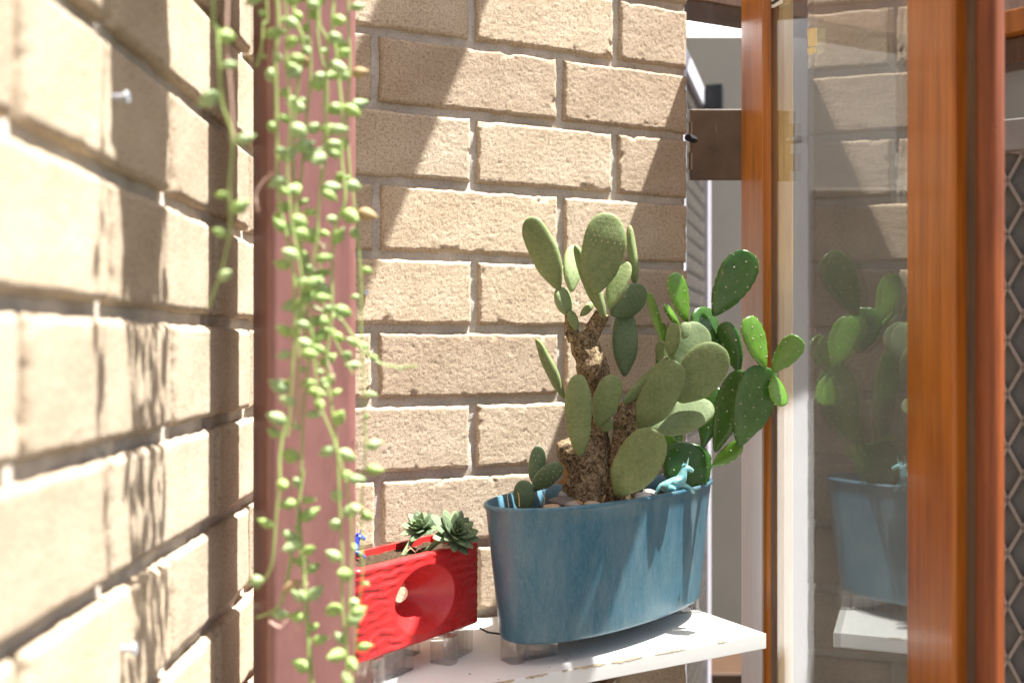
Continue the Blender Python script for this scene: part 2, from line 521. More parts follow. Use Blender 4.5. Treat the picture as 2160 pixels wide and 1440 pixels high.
def brick_wall(label, origin, rz, x0, x1, joints, hi_z, hi_x, step, seed, depth=.105, rec=.0068, rad=.0034):
    ztop = Z0 + COURSE * 6 - .005
    V, F = mortar_mesh(x0, x1 - .0012, 0, ztop, rec, depth - .02, seed, .0065)
    w = mk('brick_wall', V, F, MORTAR, None, True)
    w.location = origin; w.rotation_euler = (0, 0, rz)
    tag(w, label, 'wall')
    k = -6
    while True:
        zt = Z0 - COURSE * k - BJ / 2        # underside of the bed joint above this course
        zb = zt - BH
        if zb < 0: break
        cuts = joints(k, x0, x1)
        for (a, b) in cuts:
            L = b - a
            if L < .02: continue
            near = hi_z[0] < zb - CZ < hi_z[1] and b > hi_x[0] and a < hi_x[1]
            if near:
                me = brick_mesh(L, BH, depth, seed + k * 31 + int(a * 1000), step, rad)
            else:
                me = cheap_brick(L, BH, depth)
            o = bpy.data.objects.new('brick', me)
            o.location = (a, random.uniform(-.0012, .0012), zb)
            link(o, w)
        k += 1
    return w

def spans(js, x0, x1, end=None):
    js = sorted(j for j in js if x0 < j < x1)
    e = [x0] + js + [x1]
    out = []
    for i in range(len(e) - 1):
        a = e[i] + (0 if i == 0 else .005); b = e[i + 1] - (0 if i == len(e) - 2 else .005)
        out.append((a, b))
    return out

def back_j(k, x0, x1):
    e = x1
    js = ([e - .109, e - .3065, e - .5465] if k % 2 == 1 else [e - .187, e - .427])
    js = [j + random.uniform(-.002, .002) for j in js]
    return spans(js, x0, x1)

def left_j(k, x0, x1):
    o = .5126 if k % 2 == 0 else .632
    js = [o + .24 * i for i in range(-4, 5)]
    js = [j + random.uniform(-.002, .002) for j in js]
    return spans(js, x0, x1)

WALL_ANG = math.atan2(.182, .4004)
back_wall = brick_wall('sandy brick wall behind the cactus pots, crossed by diagonal shadows', (-.174, 1.17, 0), WALL_ANG, -.078, .4475, back_j, (-.50, .46), (-.02, 1), .0016, 11)
left_wall = brick_wall('sunlit blurred brick wall running towards the camera on the left', (-.2378, 0, 0), R(90.93), -.40, 1.112, left_j, (-.50, .46), (.40, .99), .0030, 23, rec=.0088, rad=.0017)

def wall_pt(t, y, z):
    c, s = math.cos(WALL_ANG), math.sin(WALL_ANG)
    return Vector((-.174 + c * t - s * y, 1.17 + s * t + c * y, z))

# ------------------------------------------------------------------ house behind: timber, screens, rendered walls, added roof and shade slats
RENDER_B = m_simple('beige_render', (.30, .275, .235), .9, .2, .06, 5, .2, 200)
WHITE_P = m_simple('white_gloss_paint', (.78, .78, .80), .4, .4, .03, 12)
LAV = m_simple('pale_grey_aluminium', (.56, .55, .62), .4, .5, .04, 12)
BLACK = m_simple('black_plastic', (.02, .02, .02), .5, .4)
GRILLE = m_simple('grey_brown_grille', (.13, .11, .095), .5, .4)
DARKMESH = m_simple('dark_fly_screen', (.022, .024, .022), .9, .1)

def flat_wall(name, p, q, z0, z1, th, mat, label, cat='wall'):
    p, q = Vector((p[0], p[1], 0)), Vector((q[0], q[1], 0))
    d = (q - p).normalized(); n = Vector((-d.y, d.x, 0)) * th
    b = MB(); b.prism([(p.x, p.y), (q.x, q.y), (q.x + n.x, q.y + n.y), (p.x + n.x, p.y + n.y)], z0, z1)
    return tag(b.build(name, mat, None, bevel=.003), label, cat)
flat_wall('rendered_wall', (-.6, 3.0), (3.4, 3.0), 0, CZ + .92, .12, RENDER_B, 'plain beige rendered wall seen through the gap beside the brick wall')
flat_wall('white_wall', (.02, 1.98), (.06, 1.53), 0, CZ + .95, .05, WHITE_P, 'white painted wall mirrored as a bright strip in the glass')
flat_wall('side_wall', (3.4, 3.0), (3.4, -2.5), 0, CZ + .5, .12, RENDER_B, 'beige side wall of the yard outside the picture')

b = MB(); b.prism([tuple(wall_pt(*p, 0).xy) for p in ((.015 + .405, .110), (.448, .110), (.448, .150), (.42, .150))], 0, CZ + .475)
tag(b.build('door_jamb', WOOD, None, bevel=.002), 'orange timber jamb fixed behind the end of the brick wall', 'jamb')
b = MB(); b.prism([tuple(wall_pt(*p, 0).xy) for p in ((.40, .035), (1.5, .035), (1.5, .115), (.40, .115))], CZ + .478, CZ + .60)
tag(b.build('lintel_beam', WOOD_D, None, bevel=.003), 'dark brown timber beam over the gap at the top', 'beam')

b = MB(); b.box((.40, 2.45, 0), (.60, 2.75, CZ - .78))
tag(b.build('timber_bench', m_simple('dark_stained_timber', (.045, .022, .010), .6, .3), None, bevel=.005), 'low brown timber bench box against the rendered wall', 'bench')
SKY_WHITE = m_simple('white_sky_sheet', (.72, .73, .74), .5, .3, .04, 3)  # white sheet added in the sun to stand in for glaring sky
b = MB(); b.add([(-3, 3.25, CZ + .96), (6, 3.25, CZ + .96), (6, 9, CZ + 3.2), (-3, 9, CZ + 3.2), (-3, 3.25, CZ + .90), (6, 3.25, CZ + .90), (6, 9, CZ + 3.14), (-3, 9, CZ + 3.14)], [(0, 1, 2, 3), (7, 6, 5, 4), (0, 4, 5, 1), (1, 5, 6, 2), (2, 6, 7, 3), (3, 7, 4, 0)])
tag(b.build('sky_sheet', SKY_WHITE, None), 'glaring white sloping sheet added beyond the beige wall as blown-out sky', 'roof')
b = MB(); b.box((.70, 2.36, 0), (1.45, 2.40, CZ + .37))  # dark panel added behind the glass so its reflections read stronger
tag(b.build('backing_panel', m_simple('dark_backing', (.125, .108, .090), .8, .2, .25, 9), None, bevel=.003), 'dark brown added fence panel seen through the door glass', 'backing')
# unseen roof over the doorway, added to shade the background, and rafter tails
b = MB(); b.box((-1.4, 1.52, CZ + 1.27), (.62, 3.3, CZ + 1.31))
ro = tag(b.build('shade_roof', WHITE_P, None), 'unseen roof slab added above the doorway to shade the background', 'roof')
b = MB(); b.box((.177, 1.118, CZ + 1.15), (.2535, 3.2, CZ + 1.262))  # unseen beam, added and sized to cast the back wall's shadow band
b.build('unseen_rafter', WOOD_D, ro)
for (x0, x1) in ((.255, .396), (.3995, .4205), (.4290, .4535)):  # unseen slats added to shade the pots, slits leave the light streaks
    b = MB(); b.box((x0, -1.6, CZ + .622), (x1, 1.078, CZ + .634))
    tag(b.build('shade_slat', WOOD_D, None), {.255: 'wide dark slat added overhead to shade the pots, nearest the brick wall', .3995: 'middle dark slat added overhead to shade the pots'}.get(x0, 'narrow dark slat added overhead to shade the pots, farthest from the wall'), 'slat', 'added shade slats overhead')
b = MB(); b.box((.20, -.62, CZ + .635), (1.6, -.55, CZ + .72)); tag(b.build('shade_slat_beam', WOOD_D, None), 'dark beam carrying the added shade slats', 'beam')
b = MB(); b.box((-.75, 1.45, CZ + 1.15), (-.66, 3.2, CZ + 1.262))
b.build('unseen_rafter', WOOD_D, ro)
b = MB(); b.box((.56, 1.62, 0), (.62, 1.68, CZ + 1.27)) if False else b.box((-1.3, 3.0, 0), (-1.2, 3.1, CZ + 1.27))
b.build('roof_post', WOOD_D, ro)

def screen_door(label, p, q, z0, z1, fw, cell=(.035, .065), top_band=None, bar=.0022, rail_mat=LAV, mesh_mat=None, grille_mat=None):
    """security screen: frame bars, diamond grille, fly mesh"""
    p, q = Vector((p[0], p[1], 0)), Vector((q[0], q[1], 0))
    d = (q - p); Lw = d.length; d.normalize(); n = Vector((-d.y, d.x, 0))
    root = empty('screen_door', (p.x, p.y, 0), label, 'screen door')
    def bx(name, a0, a1, c0, c1, y0, y1, mat):
        b = MB(); P = lambda a, y: ((p + d * a + n * y).x, (p + d * a + n * y).y)
        b.prism([P(a0, y0), P(a1, y0), P(a1, y1), P(a0, y1)], c0, c1)
        return b.build(name, mat, root, bevel=.0015)
    bx('frame_stile', 0, fw, z0, z1, -.012, .012, rail_mat); bx('frame_stile', Lw - fw, Lw, z0, z1, -.012, .012, rail_mat)
    bx('frame_rail', fw, Lw - fw, z1 - fw, z1, -.011, .011, rail_mat); bx('frame_rail', fw, Lw - fw, z0, z0 + fw, -.011, .011, rail_mat)
    bx('fly_mesh', fw, Lw - fw, z0 + fw, z1 - fw, .004, .006, mesh_mat or DARKMESH)
    g = MB(); w = Lw - 2 * fw; h = z1 - z0 - 2 * fw
    cw, ch = cell; nx = int(w / cw) + 1; nz = int(h / ch) + 1
    for i in range(nx):
        for j in range(nz):
            x0, c0 = fw + i * cw, z0 + fw + j * ch
            for (a, c, a2, c2) in ((0, .5, .5, 0), (.5, 0, 1, .5), (1, .5, .5, 1), (.5, 1, 0, .5)):
                A = p + d * min(x0 + a * cw, Lw - fw) + n * -.003; B = p + d * min(x0 + a2 * cw, Lw - fw) + n * -.003
                if (A - B).length < 1e-5: continue
                g.bar((A.x, A.y, min(c0 + c * ch, z1 - fw)), (B.x, B.y, min(c0 + c2 * ch, z1 - fw)), bar)
    tag(g.build('diamond_grille', grille_mat or GRILLE, root), kind='stuff')
    return root, bx
scr, bx = screen_door('pale framed security screen door with diamond grille behind the brick wall end', (.30, 1.86), (.442, 2.33), .03, CZ + .565, .04, (.035, .065), None, .0013)
bx('door_closer', .36, .41, CZ + .50, CZ + .57, -.05, -.013, BLACK)
scr2, bx2 = screen_door('dark security screen with brown diamond grille at the right picture edge', (.62, 1.56), (1.10, 1.30), .03, CZ + .335, .045, (.040, .078), None, .0048, m_simple('grey_screen_frame', (.20, .18, .16), .5, .3), m_simple('grey_fly_screen', (.12, .115, .105), .9, .1), m_simple('brown_grille', (.22, .18, .15), .5, .3))
flat_wall('grey_wall', (.66, 1.72), (1.5, 1.62), CZ + .30, CZ + .95, .05, RENDER_B, 'grey rendered panel above the right screen door')
b = MB(); P0, P1 = W(2095, 30, 1.60), W(2300, 75, 1.50)
b.bar((P0.x, P0.y, CZ + .50), (P1.x, P1.y, CZ + .50), .05, .035)
tag(b.build('timber_beam', WOOD, None, bevel=.002), 'thin orange timber beam at the upper right edge', 'beam')
b = MB(); b.bar((P0.x, P0.y + .03, CZ + .46), (P1.x, P1.y + .03, CZ + .46), .05, .04)
tag(b.build('dark_beam', WOOD_D, None, bevel=.002), 'dark timber beam under the thin orange beam at upper right', 'beam')

# ------------------------------------------------------------------ glazed timber door
TILT = -.07
gdir = Vector((TILT, 1, 0)).normalized(); gn = Vector((gdir.y, -gdir.x, 0))       # gn points away from the pots
def door_pt(Y, off, z): 
    X = .332 + TILT * (Y - 1.15)
    return Vector((X, Y, z)) + gn * off
def door_prism(name, ya, yb, o0, o1, z0, z1, mat, parent, bevel=.002):
    b = MB(); b.prism([tuple(door_pt(y, o, 0).xy) for (y, o) in ((ya, o0), (yb, o0), (yb, o1), (ya, o1))], z0, z1)
    return b.build(name, mat, parent, bevel=bevel)
DT = CZ + .57
door = empty('glazed_door', door_pt(1.38, 0, 0), 'open orange timber door with tall clear glass pane beside the pots', 'door')
# far stile: face 12 mm proud of the glass, an ovolo step, then the bead
FY0, FY1 = 1.2715, 1.361
st = door_prism('stile', FY0, FY1, -.0115, .024, .02, DT, WOOD_W, door, .0015)
st2 = door_prism('stile', .798, .8794, -.0115, .024, .02, DT, WOOD, door, .003)
b = MB(); b.prism([tuple(door_pt(y, o, 0).xy) for (y, o) in ((1.2714, -.0105), (1.2714, -.0035), (1.2615, -.0035), (1.2630, -.0075), (1.2670, -.0105))], .14, DT - .101)
b.build('moulding', WOOD, door, smooth=True)
door_prism('glazing_bead', 1.2550, 1.2714, .0035, .022, .14, DT - .101, WOOD_P, door, .001)
door_prism('rail', .8794, FY0, -.0105, .023, DT - .10, DT, WOOD, door, .002)
door_prism('rail', .8794, FY0, -.0105, .023, .02, .14, WOOD, door, .002)
gp = door_prism('glass_pane', .8805, 1.2705, -.0022, .0022, .1405, DT - .1005, GLASS, door, 0)
TAPE = m_simple('yellowed_tape', (.72, .60, .33), .6, .3)
PAPER = m_simple('white_sticker_paper', (.75, .73, .68), .6, .3)
def glass_quad(name, pts, mat, parent):
    """a thin strip stuck on the near face of the glass, corners given in the photograph"""
    V = []
    for off in (-.0024, -.0028):
        for (px, py) in pts:
            r = (px - 1080) / FP
            Y = (.332 - TILT * 1.15) / (r - TILT)
            for _ in range(4):
                q = door_pt(Y, off, 0); Y *= 1 + (q.x / q.y - r) / (TILT - r) * .9
            q = door_pt(Y, off, 0); V.append((q.x, q.y, CZ - (py - 735) / FP * q.y))
    n = len(pts)
    F = [tuple(range(n)), tuple(range(2 * n - 1, n - 1, -1))] + [(i, (i + 1) % n, n + (i + 1) % n, n + i) for i in range(n)]
    return mk(name, V, F, mat, parent, False)
glass_quad('tape_scrap', [(1770, 62), (1782, 59), (1782, 95), (1772, 99)], TAPE, gp)
glass_quad('tape_scrap', [(1770, 103), (1780, 100), (1779, 110), (1771, 115)], TAPE, gp)
sk = glass_quad('sticker', [(1682, -6), (1705, -12), (1705, 7), (1684, 17)], PAPER, gp)
glass_quad('lettering', [(1685, 7), (1699, -1), (1699, 1.5), (1685, 10)], BLACK, gp).location.x -= .0006
# dark strip filling the recess and post on the near side of the door
dj = empty('door_post', door_pt(.79, 0, 0), 'red brown weathered timber post with rounded edge beside the mesh screen', 'post')
b = MB(); b.prism([tuple(W(px, 735, Y).xy) for (px, Y) in ((2013, .806), (2063, .790), (2063, .83), (2016, .84))], .0, CZ + .62)
b.build('dark_strip', WOOD_D, dj, bevel=.003)
b = MB()
sec = [(2056, .800), (2061, .778), (2072, .768), (2100, .764), (2114, .768), (2119, .779), (2119, .83), (2062, .836)]
b.prism([tuple(W(px, 735, Y).xy) for (px, Y) in sec], 0, CZ + .62)
b.build('post_face', WOOD_R, dj, bevel=.003, bseg=3)

# hinge plate between the wall end and the door
M = Mat('scratched_brown_steel', (.09, .052, .025), .5, .4)
v = M.coord(); sc_ = M.noise(M.coord((1, 1, .05), rot=(0, .25, 0)), 260, 5, .75, .5)
M.color(M.mix(M.ramp(sc_, [(.62, (0, 0, 0)), (.70, (.6, .6, .6))]), M.ramp(M.noise(v, 30, 4), [(.3, (.06, .034, .017)), (.7, (.105, .062, .03))]), (.25, .18, .12)))
STEEL = M.m
hg = empty('hinge_plate', W(1506, 390, 1.40), 'scratched dark brown hinge plate bridging brick wall and door frame', 'hinge plate')
b = MB(); A, B_ = W(1455, 232, 1.395), W(1722, 385, 1.415)
b.box((A.x, 1.390, B_.z), (.372, 1.400, A.z))
b.build('plate', STEEL, hg, bevel=.0015)
for (y0, y1) in ((258, 292), (322, 358)):
    b = MB(); p, q = W(1456, y1, 1.385), W(1456, y0, 1.385)
    b.tube([p, q], .0026, 10); b.build('hinge_knuckle', STEEL, hg, smooth=True)
b = MB(); p = W(1450, 290, 1.372); b.tube([p, p + Vector((.012, .015, 0))], .005, 8); b.build('hinge_pin', BLACK, hg, smooth=True)

# ------------------------------------------------------------------ maroon post
M = Mat('maroon_paint', (.20, .045, .036), .36, .6)
v = M.coord((1, 1, .4))
pn = M.noise(v, 45, 5, .6)
col = M.ramp(pn, [(.3, (.165, .070, .062)), (.7, (.235, .108, .098))])
col = M.mix(M.ramp(M.noise(M.coord(), 330, 3, .6), [(.72, (0, 0, 0)), (.77, (.5, .5, .5))]), col, (.4, .3, .27))
col = M.mix(M.ramp(M.noise(M.coord((1, 1, .5)), 60, 6, .75, .6), [(.64, (0, 0, 0)), (.70, (.6, .6, .6))]), col, (.085, .032, .028))
M.color(col); M.bump(M.noise(M.coord((1, 1, .06)), 260, 5, .7), .35, .0009)
POST = M.m
fd = Vector((math.cos(R(24)), math.sin(R(24)), 0)); bd = Vector((-fd.y, fd.x, 0))
RC = Vector((-.1315, .870, 0))
b = MB(); b.prism([tuple((RC + v).xy) for v in (Vector(), bd * .075, bd * .075 - fd * .0765, -fd * .0765)], 0, CZ + .62)
post = b.build('square_post', POST, None, bevel=.009, bseg=5)
tag(post, 'maroon painted square post in front of the brick corner', 'post')

# ------------------------------------------------------------------ shelf
ZS = CZ - .324
Fp = Vector((.290, 1.161, 0)); sd = Vector((.871, .492, 0)).normalized(); sb = Vector((-sd.y, sd.x, 0))
poly = [Fp, Fp + sb * .190, wall_pt(.372, -.006, 0), wall_pt(-.02, -.006, 0), Vector((-.243, 1.09, 0)), Vector((-.243, .995, 0)), Vector((-.150, .962, 0)), Vector((-.122, .928, 0)), Fp - sd * .465]
b = MB(); b.prism([tuple(p.xy) for p in poly], ZS - .0175, ZS)
shelf = b.build('shelf', SHELF, None, bevel=.0012)
tag(shelf, 'white painted wooden shelf with chipped edges under the pots', 'shelf')
for t in (.06, .27):
    b = MB(); p = wall_pt(t, -.004, 0)
    q = p + Vector((.414, -.91, 0)) * .12
    b.bar((p.x, p.y, ZS - .03), (q.x, q.y, ZS - .03), .022, .02); b.bar((p.x, p.y, ZS - .15), (p.x, p.y, ZS - .02), .022, .014)
    b.bar((p.x, p.y, ZS - .14), (q.x, q.y, ZS - .035), .012, .016)
    b.build('bracket', WOOD_D, shelf, bevel=.001)

CHIPM = m_simple('bare_wood_chip', (.42, .34, .24), .9, .1, .3, 200)
sf = Vector((sd.y, -sd.x, 0))
for k, (u0, u1, dep) in enumerate([(.175, .215, .0040), (.118, .158, .0026), (.222, .262, .0034), (.268, .275, .002), (.292, .318, .003), (.33, .372, .0045), (.06, .072, .0018), (.39, .41, .003)]):
    rs = random.Random(k); n_ = 12; up, lo = [], []
    for i in range(n_ + 1):
        t = i / n_; w_ = math.sin(math.pi * t) ** .6 * dep * .5 * rs.uniform(.3, 1.1)
        p = Fp - sd * (u0 + (u1 - u0) * t)
        up.append(p - sf * (.0010 + w_ * .5) + Vector((0, 0, ZS + .00025))); lo.append(p + sf * .00025 + Vector((0, 0, ZS - .0008 - w_ * rs.uniform(.5, 1.3))))
    mid = [Fp - sd * (u0 + (u1 - u0) * i / n_) + sf * .00005 + Vector((0, 0, ZS - .0002)) for i in range(n_ + 1)]
    V = up + mid + lo; m_ = n_ + 1
    F = [(i, i + 1, m_ + i + 1, m_ + i) for i in range(n_)] + [(m_ + i, m_ + i + 1, 2 * m_ + i + 1, 2 * m_ + i) for i in range(n_)]
    mk('paint_chip', V, F, CHIPM, shelf)

# ------------------------------------------------------------------ clear plastic pot feet
def pot_foot(loc, ang, label, group, lip=True, arm=.042, h=.022):
    b = MB()
    def rr(cx, cy, hx, hy, r, n=4):
        o = []
        for sx, sy, a0 in ((1, 1, 0), (-1, 1, 90), (-1, -1, 180), (1, -1, 270)):
            for k in range(n + 1):
                a = R(a0 + 90 * k / n); o.append((cx + sx * (hx - r) + r * math.cos(a), cy + sy * (hy - r) + r * math.sin(a)))
        return o
    b.prism(rr(arm / 2 + .004, 0, arm / 2, .0075, .002), 0, h)
    b.prism(rr(-.006, 0, .0095, .0135, .006), 0, h + (.0065 if lip else -.0005))
    for k in range(4):
        x = .006 + k * arm / 4.4
        b.prism(rr(x, 0, .0009, .0068, .0004, 1), .001, h - .001)
    o = b.build('pot_foot', CLEAR, None, smooth=True)
    o.location = (loc[0], loc[1], ZS); o.rotation_euler = (0, 0, ang)
    return tag(o, label, 'pot foot', group)

# ------------------------------------------------------------------ blue oval planter
PC = Vector((.109, 1.164, 0)); PA = .81
PZ0, PZ1 = CZ - .302, CZ - .160
def oval(a, b, e, n=96, rot=PA, c=PC):
    out = []
    for k in range(n):
        t = 2 * math.pi * k / n; cc, ss = math.cos(t), math.sin(t)
        x = a * math.copysign(abs(cc) ** (2 / e), cc); y = b * math.copysign(abs(ss) ** (2 / e), ss)
        out.append((c.x + x * math.cos(rot) - y * math.sin(rot), c.y + x * math.sin(rot) + y * math.cos(rot)))
    return out
def loft(rings):
    V, F = [], []; n = len(rings[0][0])
    for poly, z in rings: V += [(x, y, z) for x, y in poly]
    for i in range(len(rings) - 1):
        for k in range(n):
            F.append((i * n + k, i * n + (k + 1) % n, (i + 1) * n + (k + 1) % n, (i + 1) * n + k))
    return V, F, n
bp = empty('blue_planter', (PC.x, PC.y, PZ0), 'large oval teal blue planter holding the prickly pear cacti', 'planter')
ra, rb, ba, bb = .182, .0685, .163, .0600
prof = [(-.006, PZ0 + .0, 0), (-.0015, PZ0 + .0012, 0), (0, PZ0 + .005, 0)]
rings = []
rings.append((oval(ba * .5, bb * .5, 2.1), PZ0 + .004)); rings.append((oval(ba - .008, bb - .008, 2.15), PZ0 + .003))
rings.append((oval(ba - .004, bb - .004, 2.15), PZ0)); rings.append((oval(ba - .001, bb - .001, 2.15), PZ0 + .0015)); rings.append((oval(ba, bb, 2.15), PZ0 + .005))
for k in range(1, 9):
    t = k / 8; rings.append((oval(ba + (ra - .0015 - ba) * t, bb + (rb - .0015 - bb) * t, 2.15 + .08 * t), PZ0 + .005 + (PZ1 - .006 - PZ0 - .005) * t))
rings.append((oval(ra + .0008, rb + .0008, 2.23), PZ1 - .0045)); rings.append((oval(ra + .001, rb + .001, 2.23), PZ1 - .0015)); rings.append((oval(ra - .001, rb - .001, 2.23), PZ1))
rings.append((oval(ra - .003, rb - .003, 2.23), PZ1 - .0008))
for k in range(1, 5):
    t = k / 4; rings.append((oval(ra - .004 - .006 * t, rb - .004 - .003 * t, 2.22), PZ1 - .003 - .05 * t))
V, F, n = loft(rings)
mk('pot_body', V, F, BLUE, bp)
M = Mat('dry_potting_soil', (.05, .035, .022), .95, .1); v = M.coord(); sn = M.noise(v, 300, 6, .75)
M.color(M.ramp(sn, [(.3, (.018, .012, .008)), (.55, (.075, .05, .03)), (.75, (.20, .14, .09))])); M.bump(sn, 1, .004)
SOIL = M.m
def soil_disc(poly_f, z, parent, amp=.004, rings_n=9):
    V, F = [], []; n = 64
    for i in range(rings_n + 1):
        s = max(i / rings_n, .02)
        for (x, y) in poly_f(s, n):
            V.append((x, y, z + mnoise.fractal(Vector((x * 60, y * 60, 3)), .7, 2, 4) * amp))
    for i in range(rings_n):
        for k in range(n):
            F.append((i * n + k, i * n + (k + 1) % n, (i + 1) * n + (k + 1) % n, (i + 1) * n + k))
    F.append(tuple(range(n))[::-1])
    return mk('soil', V, F, SOIL, parent)
soil_disc(lambda s, n: oval((ra - .0068) * s, (rb - .0055) * s, 2.22, n), PZ1 - .022, bp, .003)

FG = 'clear pot feet'
c, s = math.cos(PA), math.sin(PA)
pot_foot((.006, 1.062, 0), R(30), 'clear plastic pot foot under the left end of the blue planter', FG)
pot_foot((.222, 1.262, 0), R(205), 'clear plastic pot foot under the right end of the blue planter', FG, True, .05)
pot_foot((.150, 1.262, 0), R(-70), 'clear plastic pot foot behind the blue planter in shade', FG)

# ------------------------------------------------------------------ red planter with funnel hole
RZ0, RZ1 = CZ - .2945, CZ - .2065
RL = Vector((-.1445, .9485, 0)); RR_ = Vector((-.0345, 1.098, 0))
rd = (RR_ - RL).normalized(); rl = (RR_ - RL).length; rn = Vector((rd.y, -rd.x, 0))       # rn faces the viewer and the sun
RT = .068
rp = empty('red_planter', ((RL + RR_) / 2 - rn * RT / 2) + Vector((0, 0, RZ0)), 'red glazed ceramic planter with rippled face and round funnel hole', 'planter')
hs, hz, r0s, r0z, rhole = rl * .525, .042, .046, .034, .0078
RH = RZ1 - RZ0
def red_depth(s, z, side):
    """depth of the face below its nominal plane"""
    q = math.hypot((s - hs) / r0s, (z - hz) / r0z)
    e = min(s, rl - s); ez = min(z, RH - z)
    wave = 0.0
    fade = min(1, max(0, (q - .95) / .35))
    ph = math.sin(s * 225 + math.floor(z / RH * 9.5) * 2.1) * .8 + mnoise.noise(Vector((s * 38, z * 30, side * 9))) * 2.6
    wave = math.sin(z / RH * 2 * math.pi * 9.5 + ph) * .00045 + mnoise.noise(Vector((s * 70, z * 120, 4 + side))) * .0006
    wave *= fade * min(1, ez / .006 + .35)
    d = -wave
    if q < 1.06:
        tq = min(1, q)
        k = max(0, 1 - tq) / (1 - rhole / r0z)
        d += (RT / 2) * min(1, k) ** 1.05 * (1 if k > .03 else 1)
    rnd = max(0, 1 - e / .006) ** 2 * .005 + max(0, 1 - ez / .003) ** 2 * .002
    return d + rnd
NS, NZ = 150, 90
b = MB()
def red_face(side):
    V = []; idx = {}; F = []
    for i in range(NS + 1):
        for j in range(NZ + 1):
            s_, z_ = rl * i / NS, RH * j / NZ
            d = red_depth(s_, z_, side)
            base = RL + rd * s_
            p = base - rn * d if side == 0 else base - rn * (RT - d)
            V.append((p.x, p.y, RZ0 + z_))
    for i in range(NS):
        for j in range(NZ):
            s_, z_ = rl * (i + .5) / NS, RH * (j + .5) / NZ
            q = math.hypot((s_ - hs) / r0s, (z_ - hz) / r0z)
            if q < rhole / r0z: continue
            f = (i * (NZ + 1) + j, (i + 1) * (NZ + 1) + j, (i + 1) * (NZ + 1) + j + 1, i * (NZ + 1) + j + 1)
            F.append(f if side == 0 else f[::-1])
    return V, F
V0, F0 = red_face(0); V1, F1 = red_face(1)
N0 = len(V0); idx = lambda i, j: i * (NZ + 1) + j
V = V0 + V1; F = F0 + [tuple(k + N0 for k in f) for f in F1]
for j in range(NZ):
    F.append((idx(0, j + 1), N0 + idx(0, j + 1), N0 + idx(0, j), idx(0, j))); F.append((idx(NS, j), N0 + idx(NS, j), N0 + idx(NS, j + 1), idx(NS, j + 1)))
for i in range(NS):
    F.append((idx(i, 0), N0 + idx(i, 0), N0 + idx(i + 1, 0), idx(i + 1, 0)))
# top: rim strip, then the open trough
def tp(s_, y_, z_): 
    p = RL + rd * s_ - rn * y_; return (p.x, p.y, z_)
m = len(V)
ins, th = .010, .007
for i in range(NS + 1):
    s_ = min(max(rl * i / NS, ins), rl - ins)
    V.append(tp(s_, th, RZ1)); V.append(tp(s_, th, RZ1 - .012)); V.append(tp(s_, RT - th, RZ1)); V.append(tp(s_, RT - th, RZ1 - .012))
for i in range(NS):
    a, c_ = m + 4 * i, m + 4 * (i + 1)
    F.append((idx(i, NZ), idx(i + 1, NZ), c_, a)); F.append((a, c_, c_ + 1, a + 1))
    F.append((N0 + idx(i + 1, NZ), N0 + idx(i, NZ), a + 2, c_ + 2)); F.append((c_ + 2, a + 2, a + 3, c_ + 3))
for i in (0, NS):
    a = m + 4 * i
    F.append((idx(i, NZ), a, a + 2, N0 + idx(i, NZ))); F.append((a, a + 1, a + 3, a + 2))
rb_ = mk('pot_body', V, F, RED, rp); autosmooth(rb_, 50)
V, F = [], []
ns2, nz2 = 40, 12
for i in range(ns2 + 1):
    for j in range(nz2 + 1):
        p = tp(ins + (rl - 2 * ins) * i / ns2, th + (RT - 2 * th) * j / nz2, 0); v = Vector(p)
        V.append((p[0], p[1], RZ1 - .0065 + mnoise.fractal(v * 70, .7, 2, 4) * .003))
for i in range(ns2):
    for j in range(nz2):
        F.append((i * (nz2 + 1) + j, (i + 1) * (nz2 + 1) + j, (i + 1) * (nz2 + 1) + j + 1, i * (nz2 + 1) + j + 1))
so = mk('soil', V, F, SOIL, rp); orient(so)
ra_ = math.atan2(rd.y, rd.x)
def redp(s_, y_): p = RL + rd * s_ - rn * y_; return (p.x, p.y, 0)
fh = RZ0 - ZS - .0004
pot_foot(redp(.035, .012), ra_ + R(8), 'clear plastic pot foot under the near left end of the red planter', FG, False, .055, fh)
pot_foot(redp(.135, .004), ra_ + R(10), 'clear plastic pot foot at the front right of the red planter', FG, False, .040, fh)
pot_foot(redp(.125, .055), ra_ + R(190), 'clear plastic pot foot at the back of the red planter', FG, False, .05, fh)

